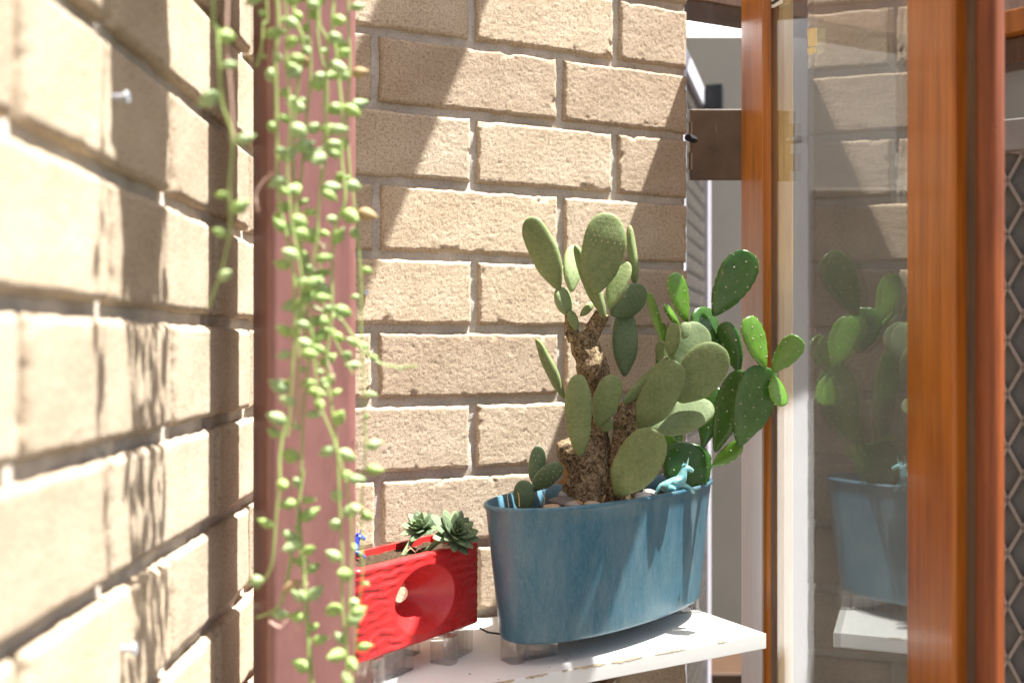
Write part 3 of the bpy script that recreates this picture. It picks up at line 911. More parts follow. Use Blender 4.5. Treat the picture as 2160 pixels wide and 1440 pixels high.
# ------------------------------------------------------------------ cactus pads
def z5(zx, zy): return 1050 + zx / 2.215, 430 + zy / 2.215
CAC_DY = 0.0
def pad(parent, base, tip, Yb, Yt, wpx, hint, mat, thick=.011, dots=.0065, dot_mat=None, dr=.00048, scallop=0.0, spines=False, bend=.0, kk=.28, pw=.86, seed=0, edge=0.0):
    Yb, Yt = Yb + CAC_DY, Yt + CAC_DY
    B = W(*z5(*base), Yb); T = W(*z5(*tip), Yt)
    A = T - B; L = A.length; u = A / L
    n = Vector(hint); n = (n - u * n.dot(u)).normalized(); w = n.cross(u).normalized()
    Wd = wpx / 2.215 / FP * (Yb + Yt) / 2 / 2
    rows, seg = 26, 28
    rs = random.Random(seed or hash(base) & 0xffff)
    prof = []; mx = 0
    for i in range(rows + 1):
        ph = math.pi * i / rows; t = (1 - math.cos(ph)) / 2
        s_ = max(math.sin(ph), 0) ** pw * (1 + kk * (t - .5)) * (.55 + .45 * min(1, t / .28) ** .8)
        prof.append((t, s_, max(math.sin(ph), 0))); mx = max(mx, s_)
    V = []
    sd_ = Vector((rs.uniform(-9, 9), rs.uniform(-9, 9), rs.uniform(-9, 9)))
    def centre(t): return B + u * (L * t) + n * (bend * L * (math.sin(math.pi * t)))
    for (t, s_, sn_) in prof:
        hw = Wd * s_ / mx; ht = thick / 2 * (max(sn_, .0) ** .55) * (.75 + .25 * (1 - t))
        for k in range(seg):
            a = 2 * math.pi * k / seg; c_, s2 = math.cos(a), math.sin(a)
            x = hw * math.copysign(abs(c_) ** .88, c_); y = ht * math.copysign(abs(s2) ** .72, s2)
            if scallop: x *= 1 + scallop * abs(math.sin(t * L / .011 * math.pi / 1.0))
            p = centre(t) + w * x + n * y
            p += (w * mnoise.noise(p * 35 + sd_) * .0016 + n * mnoise.noise(p * 28 + sd_ * 2) * .0022) * min(1, t * 4)
            V.append(p)
    F = []
    for i in range(rows):
        for k in range(seg):
            F.append((i * seg + k, i * seg + (k + 1) % seg, (i + 1) * seg + (k + 1) % seg, (i + 1) * seg + k))
    o = mk('pad', V, F, mat, parent)
    orient(o)
    # areoles in diagonal rows over both faces and along the rim
    if dots:
        mb = MB(); sp = MB()
        oct_ = [(1, 0, 0), (0, 1, 0), (-1, 0, 0), (0, -1, 0), (0, 0, 1), (0, 0, -1)]
        of = [(0, 1, 4), (1, 2, 4), (2, 3, 4), (3, 0, 4), (1, 0, 5), (2, 1, 5), (3, 2, 5), (0, 3, 5)]
        def put(p, nn, r):
            mb.add([p + Vector(v) * r for v in oct_], of)
            if spines:
                for _ in range(2 if rs.random() < .5 else 1):
                    dd = (nn + Vector((rs.uniform(-.5, .5), rs.uniform(-.5, .5), rs.uniform(-.3, .6)))).normalized()
                    sp.tube([p, p + dd * rs.uniform(.0022, .0045)], [.00022, .00005], 4, False)
        def prof_at(t):
            ph = math.acos(1 - 2 * t); sn_ = math.sin(ph)
            s_ = sn_ ** pw * (1 + kk * (t - .5)) * (.55 + .45 * min(1, t / .28) ** .8)
            return Wd * s_ / mx, thick / 2 * sn_ ** .55 * (.75 + .25 * (1 - t))
        nr = int(L / (dots * .8))
        for i in range(1, nr):
            t = i / nr
            hw, ht = prof_at(t)
            nc = int(2 * hw / dots) + 1
            for k in range(-nc, nc + 1):
                x = (k + (.5 if i % 2 else 0)) * dots + rs.uniform(-.14, .14) * dots
                if abs(x) > hw * .97: continue
                cc = (abs(x) / hw) ** (1 / .88); s2 = math.sqrt(max(0, 1 - cc * cc)) ** .72
                for sg in (1, -1):
                    if sg == -1 and abs(x) > hw * .9: continue
                    p = centre(t) + w * x + n * (sg * ht * s2)
                    nz_ = w * mnoise.noise(p * 35 + sd_) * .0016 + n * mnoise.noise(p * 28 + sd_ * 2) * .0022
                    nn = (n * sg * 1.0 + w * (x / hw) ** 5).normalized()
                    put(p + nz_ * min(1, t * 4) + nn * .0001, nn, dr * rs.uniform(.7, 1.25))
        ne = int(L * 2.2 / (dots * (1.0 if spines else .8)))
        for i in range(1, ne):
            ph = math.pi * i / ne; t = (1 - math.cos(ph)) / 2
            if t < .12: continue
            hw, ht = prof_at(min(t, .999))
            for sg in (1, -1):
                p = centre(t) + w * (sg * hw); p += (w * mnoise.noise(p * 35 + sd_) * .0016 + n * mnoise.noise(p * 28 + sd_ * 2) * .0022)
                nn = (w * sg + u * max(0, (t - .6)) * 3).normalized()
                put(p, nn, dr * rs.uniform(.9, 1.3))
        tag(mb.build('areole', dot_mat or AREOLE, o, smooth=True, auto=False), kind='stuff')
        if spines: tag(sp.build('spine', SPINE, o), kind='stuff')
    return o

def trunk(parent, name, pts, seg=40, rough=.0032, mat=None, n=7):
    """pts: (zx, zy, Y, width in zoomed pixels)"""
    P = catmull([list(W(*z5(a, b_), Y + CAC_DY)) + [w_ / 2.215 / FP * Y / 2] for (a, b_, Y, w_) in pts], n)
    V, F = tube([p[:3] for p in P], [max(.001, p[3]) for p in P], seg, True, rough, 70)
    return mk(name, V, F, mat or BARK, parent)

CAC_DY = 0.0
cb = W(*z5(450, 1395), 1.10)
cac = empty('prickly_pear', cb, 'matte grey green prickly pear with corky trunk and many rounded pads', 'cactus')
trunk(cac, 'trunk', [(420, 1440, 1.135, 270), (425, 1330, 1.135, 255), (428, 1200, 1.137, 215), (455, 1080, 1.14, 135), (470, 960, 1.145, 110), (468, 870, 1.15, 118), (445, 780, 1.15, 150), (415, 690, 1.15, 135), (392, 625, 1.15, 118), (388, 600, 1.15, 60)])
trunk(cac, 'stem', [(560, 1420, 1.125, 170), (570, 1280, 1.125, 135), (578, 1150, 1.128, 105), (600, 1010, 1.13, 112), (640, 930, 1.135, 75), (700, 860, 1.14, 56), (755, 790, 1.15, 50), (790, 730, 1.155, 44)])
trunk(cac, 'stem', [(360, 640, 1.15, 70), (345, 590, 1.15, 62), (340, 545, 1.15, 55), (335, 510, 1.15, 50)], 20, .0018)
trunk(cac, 'stem', [(415, 640, 1.15, 90), (445, 590, 1.148, 78), (470, 545, 1.145, 76), (485, 505, 1.143, 70)], 24, .0018)
trunk(cac, 'stem', [(400, 1230, 1.125, 150), (330, 1150, 1.118, 110), (318, 1110, 1.115, 78)], 24, .0025)
mt, dk, pl = PAD_MATTE, PAD_DARK, PAD_PALE
# base, tip, Y base, Y tip, width, facing
pad(cac, (287, 402), (148, 62), 1.142, 1.125, 138, (-.30, -.95, .05), mt, .016)
pad(cac, (345, 412), (352, 192), 1.160, 1.175, 88, (.35, -.9, .25), pl, .010)
pad(cac, (330, 520), (283, 392), 1.148, 1.142, 92, (.5, -.75, .45), pl, .014)
pad(cac, (366, 592), (335, 500), 1.142, 1.138, 48, (.2, -.95, .2), mt, .011)
pad(cac, (385, 523), (442, 462), 1.146, 1.150, 42, (.3, -.9, .3), mt, .010)
pad(cac, (458, 420), (518, 42), 1.120, 1.108, 204, (.02, -.99, -.12), mt, .013, bend=.02)
pad(cac, (500, 528), (362, 192), 1.137, 1.138, 74, (-.72, -.66, .1), mt, .013, kk=-.25)
pad(cac, (522, 492), (598, 268), 1.143, 1.150, 96, (-.45, -.88, -.1), mt, .009)
pad(cac, (640, 370), (612, 100), 1.158, 1.152, 54, (.86, -.48, .1), mt, .012)
pad(cac, (528, 518), (692, 402), 1.150, 1.160, 150, (.12, -.85, -.5), dk, .012)
pad(cac, (592, 806), (598, 492), 1.162, 1.170, 122, (.22, -.95, .1), dk, .013)
pad(cac, (312, 908), (180, 630), 1.142, 1.120, 52, (-.35, -.55, .5), mt, .0125, kk=-.2)
pad(cac, (385, 1180), (372, 796), 1.088, 1.075, 126, (-.12, -.98, .05), mt, .015, bend=.02)
pad(cac, (465, 1036), (548, 800), 1.112, 1.102, 128, (-.1, -.95, .2), mt, .013)
pad(cac, (588, 932), (802, 712), 1.122, 1.135, 52, (-.55, -.35, .6), mt, .013, kk=-.35)
pad(cac, (662, 1056), (842, 738), 1.110, 1.085, 172, (-.25, -.95, .02), mt, .012, bend=.03)
pad(cac, (848, 925), (1040, 660), 1.125, 1.105, 212, (.10, -.97, -.12), mt, .015, bend=.03)
pad(cac, (700, 1052), (1008, 945), 1.128, 1.130, 165, (.35, -.72, .60), pl, .013)
pad(cac, (803, 718), (830, 556), 1.130, 1.122, 70, (-.1, -.95, -.1), mt, .010)
pad(cac, (868, 646), (876, 552), 1.160, 1.162, 62, (.4, -.8, .4), pl, .011)
pad(cac, (826, 760), (958, 566), 1.155, 1.165, 172, (.40, -.75, .5), pl, .012)
pad(cac, (768, 750), (762, 640), 1.152, 1.158, 60, (-.3, -.9, 0), mt, .009)
pad(cac, (556, 1362), (742, 1058), 1.092, 1.062, 214, (-.08, -.98, -.1), mt, .013, bend=.03)
pad(cac, (490, 1062), (520, 1000), 1.118, 1.114, 60, (0, -1, .2), mt, .011)

CAC_DY = 0.0
spr = empty('cactus_sprout', W(*z5(130, 1420), 1.085), 'small dark cactus sprout with three pads at the left of the blue planter', 'cactus')
pad(spr, (172, 1318), (192, 1130), 1.098, 1.104, 78, (.2, -.97, .1), dk, .011, .0062, AREOLE_W, .0005)
pad(spr, (160, 1338), (295, 1212), 1.092, 1.086, 92, (.1, -.95, -.2), dk, .011, .0062, AREOLE_W, .0005)
pad(spr, (122, 1446), (121, 1290), 1.080, 1.080, 94, (-.1, -.99, .0), dk, .014, .009, AREOLE, .0004)

GL, YG = PAD_GLOSS, PAD_YOUNG
gl = empty('glossy_prickly_pear', W(*z5(880, 1340), 1.205), 'glossy bright green prickly pear with scalloped spiny pads by the door', 'cactus')
kw = dict(dots=.0150, dot_mat=AREOLE_W, dr=.0009, scallop=.06, spines=True, kk=.65)
pad(gl, (862, 1352), (905, 1116), 1.205, 1.215, 226, (.1, -.99, .05), GL, .013, **{**kw, 'kk': .2}, pw=.7)
pad(gl, (958, 1140), (1022, 855), 1.215, 1.222, 104, (-.2, -.96, .1), GL, .010, **kw)
pad(gl, (1016, 1160), (1140, 776), 1.203, 1.195, 142, (-.55, -.82, .15), GL, .011, **kw)
pad(gl, (1128, 1130), (1250, 760), 1.178, 1.166, 196, (.06, -.99, -.05), GL, .012, **kw, pw=.75)
pad(gl, (1003, 1224), (1140, 1118), 1.196, 1.180, 74, (-.1, -.85, .5), YG, .009, **kw)
pad(gl, (1248, 770), (1168, 526), 1.166, 1.162, 124, (.35, -.85, .35), YG, .009, **kw)
pad(gl, (1284, 788), (1410, 622), 1.160, 1.142, 108, (-.2, -.97, .05), YG, .008, **kw)
pad(gl, (1286, 800), (1332, 944), 1.162, 1.150, 92, (.4, -.9, .1), YG, .008, **kw)
pad(gl, (1128, 790), (1055, 552), 1.200, 1.206, 104, (-.5, -.85, .1), GL, .010, **kw)
pad(gl, (1004, 700), (950, 480), 1.205, 1.212, 158, (.40, -.78, .48), GL, .012, **kw)
pad(gl, (1006, 524), (1182, 226), 1.206, 1.196, 168, (-.05, -.98, -.15), GL, .010, **kw)
pad(gl, (884, 554), (818, 322), 1.212, 1.206, 104, (.35, -.88, .3), YG, .009, **kw)
pad(gl, (778, 655), (700, 410), 1.222, 1.212, 56, (-.75, -.55, .3), YG, .008, **kw)
pad(gl, (850, 580), (780, 462), 1.220, 1.225, 52, (.6, -.6, .5), YG, .008, **kw)
pad(gl, (772, 668), (768, 556), 1.224, 1.226, 40, (.5, -.8, .2), YG, .008, **kw)
pad(gl, (842, 1180), (782, 1078), 1.222, 1.226, 74, (-.3, -.9, .3), YG, .009, **kw)
pad(gl, (850, 1190), (770, 660), 1.226, 1.230, 110, (.1, -.98, .1), GL, .010, **kw)

# ------------------------------------------------------------------ pebbles, bark chips, twigs in the blue planter
def z4(zx, zy): return 1060 + zx / 4.32, 860 + zy / 4.32
def pebble(x0, x1, y0, y1, Y, col, label, seed, cat='pebble', name='pebble'):
    p0 = W(*z4((x0 + x1) / 2, (y0 + y1) / 2), Y); rx = (x1 - x0) / 2 / 4.32 / FP * Y; rz = (y1 - y0) / 2 / 4.32 / FP * Y
    bm = bmesh.new(); bmesh.ops.create_icosphere(bm, subdivisions=4, radius=1)
    for v in bm.verts:
        c_ = v.co.copy(); k = 1 + .13 * mnoise.noise(c_ * 1.1 + Vector((seed, 0, 0)))
        v.co = Vector((c_.x * rx * k, c_.y * rx * .8 * k, c_.z * rz * k))
    me = bpy.data.meshes.new(name); bm.to_mesh(me); bm.free()
    me.polygons.foreach_set('use_smooth', [True] * len(me.polygons))
    me.materials.append(m_simple('stone', col, .7, .3, .18, 120, .3, 500))
    o = link(bpy.data.objects.new(name, me)); o.location = p0; o.rotation_euler = (0, 0, seed)
    return tag(o, label, cat, 'pebbles in the blue planter')
pebble(498, 735, 728, 860, 1.128, (.30, .30, .31), 'smooth light grey pebble against the trunk in the blue planter', 1)
pebble(385, 725, 806, 915, 1.090, (.13, .11, .10), 'flat dark brown pebble near the front rim left of trunk', 2)
pebble(735, 895, 846, 910, 1.075, (.36, .29, .22), 'tan pebble at the foot of the trunk by the rim', 3)
pebble(355, 545, 874, 930, 1.062, (.34, .24, .15), 'low tan brown pebble right of the stubby sprout pad', 4)
pebble(1170, 1395, 768, 880, 1.128, (.55, .54, .52), 'pale whitish pebble behind the rim right of trunk', 5)
pebble(1275, 1405, 738, 812, 1.180, (.48, .45, .42), 'small pinkish pebble beside the unicorn tail', 6)
pebble(560, 720, 850, 930, 1.072, (.26, .24, .22), 'brown grey pebble at the middle of the front rim', 9)
CHIP = m_simple('dry_bark_chip', (.42, .23, .09), .9, .1, .3, 60, .6, 200)
def chip(pts, Y, label):
    V = [W(*z4(*p), Y) for p in pts]; n = len(V); o_ = Vector((.0004, .0022, .0004))
    VV = V + [v + o_ for v in V]
    F = [tuple(range(n)), tuple(range(2 * n - 1, n - 1, -1))] + [(i, (i + 1) % n, n + (i + 1) % n, n + i) for i in range(n)]
    o = mk('bark_chip', VV, F, CHIP, None, False); orient(o)
    return tag(o, label, 'bark chip', 'dry scraps in the blue planter')
chip([(1205, 742), (1240, 760), (1275, 790), (1255, 805), (1215, 785)], 1.165, 'orange bark chip standing beside the white pebble')
chip([(530, 505), (575, 500), (640, 590), (620, 640), (560, 700), (500, 690), (560, 620)], 1.118, 'curled tan bark flake between trunk and sprout')
chip([(645, 850), (680, 845), (730, 870), (720, 900), (660, 895)], 1.072, 'flat orange bark chip by the front rim')
chip([(905, 850), (925, 800), (940, 800), (922, 870)], 1.085, 'thin upright bark sliver at the foot of trunk')
def twig(pts, r, label, mat):
    P = catmull([W(*z4(a, b_), Y) for (a, b_, Y) in pts], 6)
    b = MB(); b.tube(P, r, 6); return tag(b.build('dry_twig', mat, None, smooth=True), label, 'twig', 'dry scraps in the blue planter')
TWIG = m_simple('dry_straw', (.45, .32, .16), .8, .2)
twig([(60, 905, 1.062), (45, 800, 1.075), (80, 760, 1.08), (140, 770, 1.075), (155, 900, 1.06)], .0005, 'curled straw at the left end of the blue planter', TWIG)
twig([(375, 880, 1.085), (385, 820, 1.09), (365, 750, 1.095)], .0006, 'reddish upright straw right of the sprout', TWIG)
twig([(1310, 800, 1.17), (1290, 745, 1.175), (1262, 708, 1.18)], .0005, 'bent dark straw left of the unicorn', TWIG)

# ------------------------------------------------------------------ figurines
def figurine(root, nodes, edges, name, mat, lev=2):
    me = bpy.data.meshes.new(name)
    me.from_pydata([tuple(n[:3]) for n in nodes], edges, [])
    o = link(bpy.data.objects.new(name, me), root)
    sm = o.modifiers.new('skin', 'SKIN'); sm.use_smooth_shade = True
    if not me.skin_vertices: 
        bm = bmesh.new(); bm.from_mesh(me); bm.verts.layers.skin.verify(); bm.to_mesh(me); bm.free()
    for i, n in enumerate(nodes):
        me.skin_vertices[0].data[i].radius = (n[3], n[3] if len(n) < 5 else n[4])
        me.skin_vertices[0].data[i].use_root = (i == 0)
    ss = o.modifiers.new('smooth', 'SUBSURF'); ss.levels = lev; ss.render_levels = lev
    me.materials.append(mat)
    return o
def unicorn(loc, rz, sc, mat, horn_mat, spot_mat, label):
    """resting unicorn about 43 mm tall, facing +x; unit is a millimetre"""
    u = empty('unicorn_figurine', loc, label, 'figurine')
    u.rotation_euler = (0, 0, rz); u.scale = (sc * .001,) * 3
    N = [(-9, 0, 8.5, 6.2), (-2, 0, 9.5, 6.0), (5, 0, 11.5, 5.6), (9, 0, 15.5, 4.8), (10.5, 0, 20.5, 3.6), (12, 0, 25, 2.9), (14.5, 0, 28.2, 3.0), (18, 0, 27.2, 2.3), (21.8, 0, 24.8, 1.7), (23, 0, 24.0, 1.4),
         (-14.5, 0, 10, 2.0), (-17.5, 0, 6.5, 1.9), (-19.5, 0, 2.5, 1.5), (-22.5, 0, 1.2, .8),
         (8, -4, 10, 3.0), (13.5, -4.6, 8.0, 2.1), (18.5, -4.8, 5.0, 1.7), (20.5, -4.8, 1.8, 1.4), (23, -4.8, 1.5, 1.3),
         (8, 4, 10, 3.0), (14, 4.4, 7.0, 2.0), (17, 4.4, 2.6, 1.6), (12.5, 4.4, 1.8, 1.4),
         (-8, -5, 6.5, 4.0), (-1, -6.2, 6.5, 2.6), (-3.5, -6.4, 2.2, 1.8), (2.5, -6.4, 1.5, 1.5),
         (-8, 5, 6.5, 4.0), (-1, 6, 5, 2.4), (3, 6, 1.8, 1.6)]
    E_ = [(0, 1), (1, 2), (2, 3), (3, 4), (4, 5), (5, 6), (6, 7), (7, 8), (8, 9), (0, 10), (10, 11), (11, 12), (12, 13), (2, 14), (14, 15), (15, 16), (16, 17), (17, 18), (2, 19), (19, 20), (20, 21), (21, 22), (0, 23), (23, 24), (24, 25), (25, 26), (0, 27), (27, 28), (28, 29)]
    N = [(n[0], n[1], n[2], n[3] * (1.32 if i < 4 or i in (14, 19, 23, 27) else 1.5)) for i, n in enumerate(N)]
    figurine(u, N, E_, 'body', mat)
    b = MB(); b.tube([(15.3, 0, 30), (16.5, 0, 34.5), (17.8, 0, 39.5)], [1.15, .8, .15], 10); b.build('horn', horn_mat, u, smooth=True, local=True)
    for sg in (-1, 1):
        b = MB(); b.tube([(13.2, sg * 1.8, 30.2), (12.6, sg * 2.3, 32.2), (12.8, sg * 2.2, 33.8)], [.9, .8, .15], 8); b.build('ear', mat, u, smooth=True, local=True)
        b = MB(); b.tube([(17.2, sg * 1.75, 28.1), (17.2, sg * 2.35, 28.1)], [1.15, .7], 10); b.build('eye_spot', spot_mat, u, smooth=True, local=True)
    b = MB()
    for k in range(9):
        t = k / 8; x = 12.6 - 3.5 * t + .8 * math.sin(t * 9); z = 31.2 - 15 * t
        b.tube([(x, 0, z), (x - 2.4, .6 * math.sin(k * 2), z - .6), (x - 3.2, 1.0 * math.sin(k * 2.4), z - 3)], [1.5, 1.15, .3], 8)
    b.build('mane', mat, u, smooth=True, local=True)
    return u
M = Mat('turquoise_paint', (.22, .52, .56), .38, .5); v = M.coord()
M.color(M.mix(M.ramp(M.noise(v, .32, 3, .6), [(.56, (0, 0, 0)), (.66, (.7, .7, .7))]), M.ramp(M.noise(v, .12, 3), [(.3, (.16, .46, .52)), (.7, (.27, .58, .60))]), (.55, .62, .45)))
TURQ = M.m
YEL = m_simple('yellow_paint', (.75, .62, .05), .5, .4, .1, .5)
unicorn(W(1421, 1043, 1.172) + Vector((0, 0, .001)), R(14), 1.05, TURQ, m_simple('pale_turquoise_paint', (.42, .68, .70), .4, .5, .1, .3), YEL, 'small turquoise unicorn figurine resting at the rim of the blue planter')
M = Mat('cobalt_glaze', (.01, .04, .42), .2, .6); v = M.coord()
M.color(M.mix(M.ramp(M.noise(v, .45, 4, .7), [(.60, (0, 0, 0)), (.66, (.9, .9, .9))]), (.012, .045, .46), (.62, .68, .78)))
COB = M.m
p = W(757, 1196, 1.012)
unicorn((p.x - .013, p.y + .012, RZ1 - .005), R(20), .78, COB, COB, COB, 'small cobalt blue animal figurine in the red planter beside the post')

# ------------------------------------------------------------------ echeveria rosettes in the red planter
ECH = m_pad('echeveria_skin', (.085, .125, .072), (.14, .185, .115), .5, .35, .08)
ECHL = m_pad('echeveria_young_skin', (.14, .20, .10), (.20, .27, .15), .45, .4, .12)
def leaf_mesh(name, mat, L=1.0, Wd=.50, cup=.10, th=.13):
    nu, nv = 9, 6; V = []
    for sd2 in (1, -1):
        for i in range(nu + 1):
            t = i / nu
            hw = Wd / 2 * (math.sin(math.pi * min(1, t ** .8 * .93 + .035)) ** .75) * (1 if t < .92 else 1 - (t - .92) * 6)
            if i == nu: hw = .004
            for j in range(nv + 1):
                s_ = -1 + 2 * j / nv
                y = cup * (s_ * s_) * hw * 2.2 + .16 * t * t + sd2 * -th * .5 * (1 - s_ * s_) * math.sin(math.pi * min(1, t * .9 + .08))
                V.append((t * L, s_ * hw, y))
    F = []; n = (nu + 1) * (nv + 1)
    for i in range(nu):
        for j in range(nv):
            f = (i * (nv + 1) + j, (i + 1) * (nv + 1) + j, (i + 1) * (nv + 1) + j + 1, i * (nv + 1) + j + 1)
            F.append(f[::-1]); F.append(tuple(k + n for k in f))
    for i in range(nu):
        for j in (0, nv):
            F.append((i * (nv + 1) + j, (i + 1) * (nv + 1) + j, n + (i + 1) * (nv + 1) + j, n + i * (nv + 1) + j))
    me = mesh_np(name, V, F); me.materials.append(mat)
    bm = bmesh.new(); bm.from_mesh(me); bmesh.ops.remove_doubles(bm, verts=bm.verts, dist=.002); bmesh.ops.recalc_face_normals(bm, faces=bm.faces); bm.to_mesh(me); bm.free()
    return me
LM = leaf_mesh('leaf', ECH); LML = leaf_mesh('leaf', ECHL)
def rosette(loc, axis, rad, n, label, seed, root_pt):
    rs = random.Random(seed)
    r = empty('echeveria', root_pt, label, 'succulent', 'rosettes in the red planter')
    off = Vector(loc) - Vector(root_pt)
    b = MB(); b.tube([Vector(root_pt) - Vector((0, 0, .004)), Vector(root_pt) + off * .5 + Vector((0, 0, .002)), Vector(loc)], .0028, 8)
    b.build('stem', ECHL, r, smooth=True)
    q = Vector(axis).normalized().to_track_quat('Z', 'Y').to_matrix().to_4x4()
    for k in range(n):
        t = k / (n - 1)                       # 0 is the oldest, outermost leaf
        a = k * 2.39996 + rs.uniform(-.12, .12)
        tilt = R(2 + 72 * t ** 1.15 + rs.uniform(-5, 5))
        ln = rad * (1 - .62 * t) * rs.uniform(.93, 1.07)
        m = Matrix.Translation(off) @ q @ Matrix.Rotation(a, 4, 'Z') @ Matrix.Translation((.0012 * (1 - t), 0, rad * .25 * t)) @ Matrix.Rotation(-tilt, 4, 'Y') @ Matrix.Diagonal((ln, ln * 1.05, ln, 1))
        o = bpy.data.objects.new('leaf', LM if rs.random() < .75 else LML); link(o, r); o.matrix_basis = m
    return r
p1, p2 = W(890, 1118, 1.085), W(955, 1130, 1.060)
rosette(p1, (-.25, -.45, .86), .026, 34, 'left smaller green echeveria rosette in the red planter', 5, redp(.106, .040)[:2] + (RZ1 - .006,))
rosette(p2, (.45, -.62, .64), .030, 40, 'right larger green echeveria rosette leaning over the red rim', 9, redp(.124, .030)[:2] + (RZ1 - .006,))
b = MB()
pr = Vector(redp(.115, .030)[:2] + (RZ1 - .005,))
for k in range(5):
    rs = random.Random(k); d = Vector((rs.uniform(-.012, .008), rs.uniform(-.01, .002), rs.uniform(.001, .006)))
    b.tube(catmull([pr, pr + d * .6 + Vector((0, 0, .003)), pr + d], 4), .00035, 5)
tag(b.build('aerial_roots', m_simple('pink_root', (.45, .24, .16), .7, .3), None, smooth=True), 'thin pinkish roots dangling between the two rosettes', 'roots')

# small black cable on the shelf between the planters
b = MB(); b.tube(catmull([W(1012, 1317, 1.16), W(1030, 1326, 1.150), W(1050, 1329, 1.145), W(1075, 1335, 1.14)], 6), .0012, 8)
cab = tag(b.build('thin_cable', BLACK, None, smooth=True), 'thin dark cable lying on the shelf between the planters', 'cable')
cab.location.z = ZS + .0015 - min((v.co.z for v in cab.data.vertices)) - .0003

# crumbs of soil and leaf dust on the shelf
b = MB(); rs = random.Random(77)
for _ in range(46):
    px, py = rs.uniform(800, 1560), rs.uniform(1325, 1436)
    Y = .324 * FP / (py - 735); p = W(px, py, Y)
    if (p - Vector((Fp.x, Fp.y, p.z))).dot(sf) > -.004: continue
    r_ = rs.uniform(.0003, .0010)
    b.add([p + Vector((dx * r_ * rs.uniform(.7, 1.6), dy * r_, max(dz, -.2) * r_ * .8 + .0002)) for dx, dy, dz in ((1, 0, 0), (0, 1, 0), (-1, 0, 0), (0, -1, 0), (0, 0, 1), (0, 0, -1))], [(0, 1, 4), (1, 2, 4), (2, 3, 4), (3, 0, 4), (1, 0, 5), (2, 1, 5), (3, 2, 5), (0, 3, 5)])
tag(b.build('soil_crumbs', SOIL, None), 'scattered dark soil crumbs on the white shelf', 'soil', None, 'stuff')

# screws and wall plugs
ZINC = m_simple('zinc', (.5, .5, .5), .35, .5, .1, 100, metallic=.8)
PLUG = m_simple('grey_wall_plug', (.30, .31, .33), .6, .3)
def screw(p, nrm, r, L, mat, label):
    b = MB(); n_ = Vector(nrm).normalized()
    b.tube([p - n_ * .004, p + n_ * L, p + n_ * L, p + n_ * (L + .0015)], [r * .5, r * .5, r, r * .85], 12)
    return tag(b.build('screw', mat, None, smooth=True), label, 'screw')
t_ = wall_pt(.006, 0, 0); screw(Vector((t_.x, t_.y, CZ + (735 - 617) / FP * t_.y)), (.414, -.91, 0), .0036, .002, ZINC, 'small zinc screw in the back wall beside the post')
for (px, py, lab) in ((236, 205, 'grey wall plug in the upper part of the left wall'), (252, 1368, 'grey wall plug in the lower part of the left wall')):
    Y = 184.9 / (.3603 * (1046 - px)); pw_ = W(px, py, Y); screw(pw_ + Vector((-.001, 0, 0)), (1, .02, 0), .0042, .010, PLUG, lab)

# ------------------------------------------------------------------ hanging string of beads
STEM = m_simple('bead_stem', (.28, .36, .12), .5, .4, .2, 60)
STEM_P = m_simple('dry_pink_root', (.50, .34, .28), .7, .2, .2, 60)
BEAD = m_pad('bead_leaf_skin', (.20, .30, .085), (.31, .42, .15), .33, .5, .35)
BEADB = m_pad('blue_bead_leaf_skin', (.23, .32, .15), (.36, .45, .24), .36, .5, .3)
TERRA = m_simple('terracotta', (.42, .17, .09), .85, .2, .15, 40, .3, 300)
def bead_mesh(mat):
    nr, sg = 12, 12; V = [(0, 0, -.5)]; F = []
    for i in range(1, nr):
        t = i / nr; r = .34 * math.sin(math.pi * t ** .9) ** .8 * (1 - .25 * t)
        for k in range(sg):
            a = 2 * math.pi * k / sg; V.append((r * math.cos(a), r * math.sin(a), t - .5))
    V.append((0, 0, .56)); e = len(V) - 1
    for k in range(sg):
        F.append((0, 1 + (k + 1) % sg, 1 + k)); F.append((e, e - sg + k, e - sg + (k + 1) % sg))
    for i in range(nr - 2):
        for k in range(sg): F.append((1 + i * sg + k, 1 + i * sg + (k + 1) % sg, 1 + (i + 1) * sg + (k + 1) % sg, 1 + (i + 1) * sg + k))
    me = mesh_np('leaf', V, F); me.materials.append(mat); return me
BEADD = m_simple('dry_bead_skin', (.34, .24, .13), .8, .2, .2, 90)
BM_ = [bead_mesh(BEAD), bead_mesh(BEADB), bead_mesh(BEADD)]
HP = Vector((-.138, .675, CZ + .400))
hang = empty('hanging_succulent', HP, 'string of beads plant trailing thin green strands over the maroon post', 'hanging plant')
V, F = [], []
n = 40
prof = [(.0, .0), (.036, .0), (.040, .003), (.052, .075), (.056, .076), (.057, .092), (.050, .092), (.049, .078), (.0, .078)]
for (r, z) in prof:
    for k in range(n): a = 2 * math.pi * k / n; V.append((HP.x + r * math.cos(a), HP.y + r * math.sin(a), HP.z + z))
for i in range(len(prof) - 1):
    for k in range(n): F.append((i * n + k, i * n + (k + 1) % n, (i + 1) * n + (k + 1) % n, (i + 1) * n + k))
po = mk('pot', V, F, TERRA, hang); autosmooth(po)
b = MB()
for k in range(3):
    a = 2.1 * k + .4; b.tube([HP + Vector((.055 * math.cos(a), .055 * math.sin(a), .085)), HP + Vector((0, 0, .36))], .0008, 6)
b.tube([HP + Vector((0, 0, .355)), HP + Vector((0, 0, .9))], .001, 6)
b.build('hanger_wire', ZINC, hang, smooth=True)
b = MB(); b.bar(HP + Vector((-.16, 0, .9)), HP + Vector((.03, 0, .9)), .02, .02)
b.build('hanger_arm', BLACK, hang, bevel=.001)

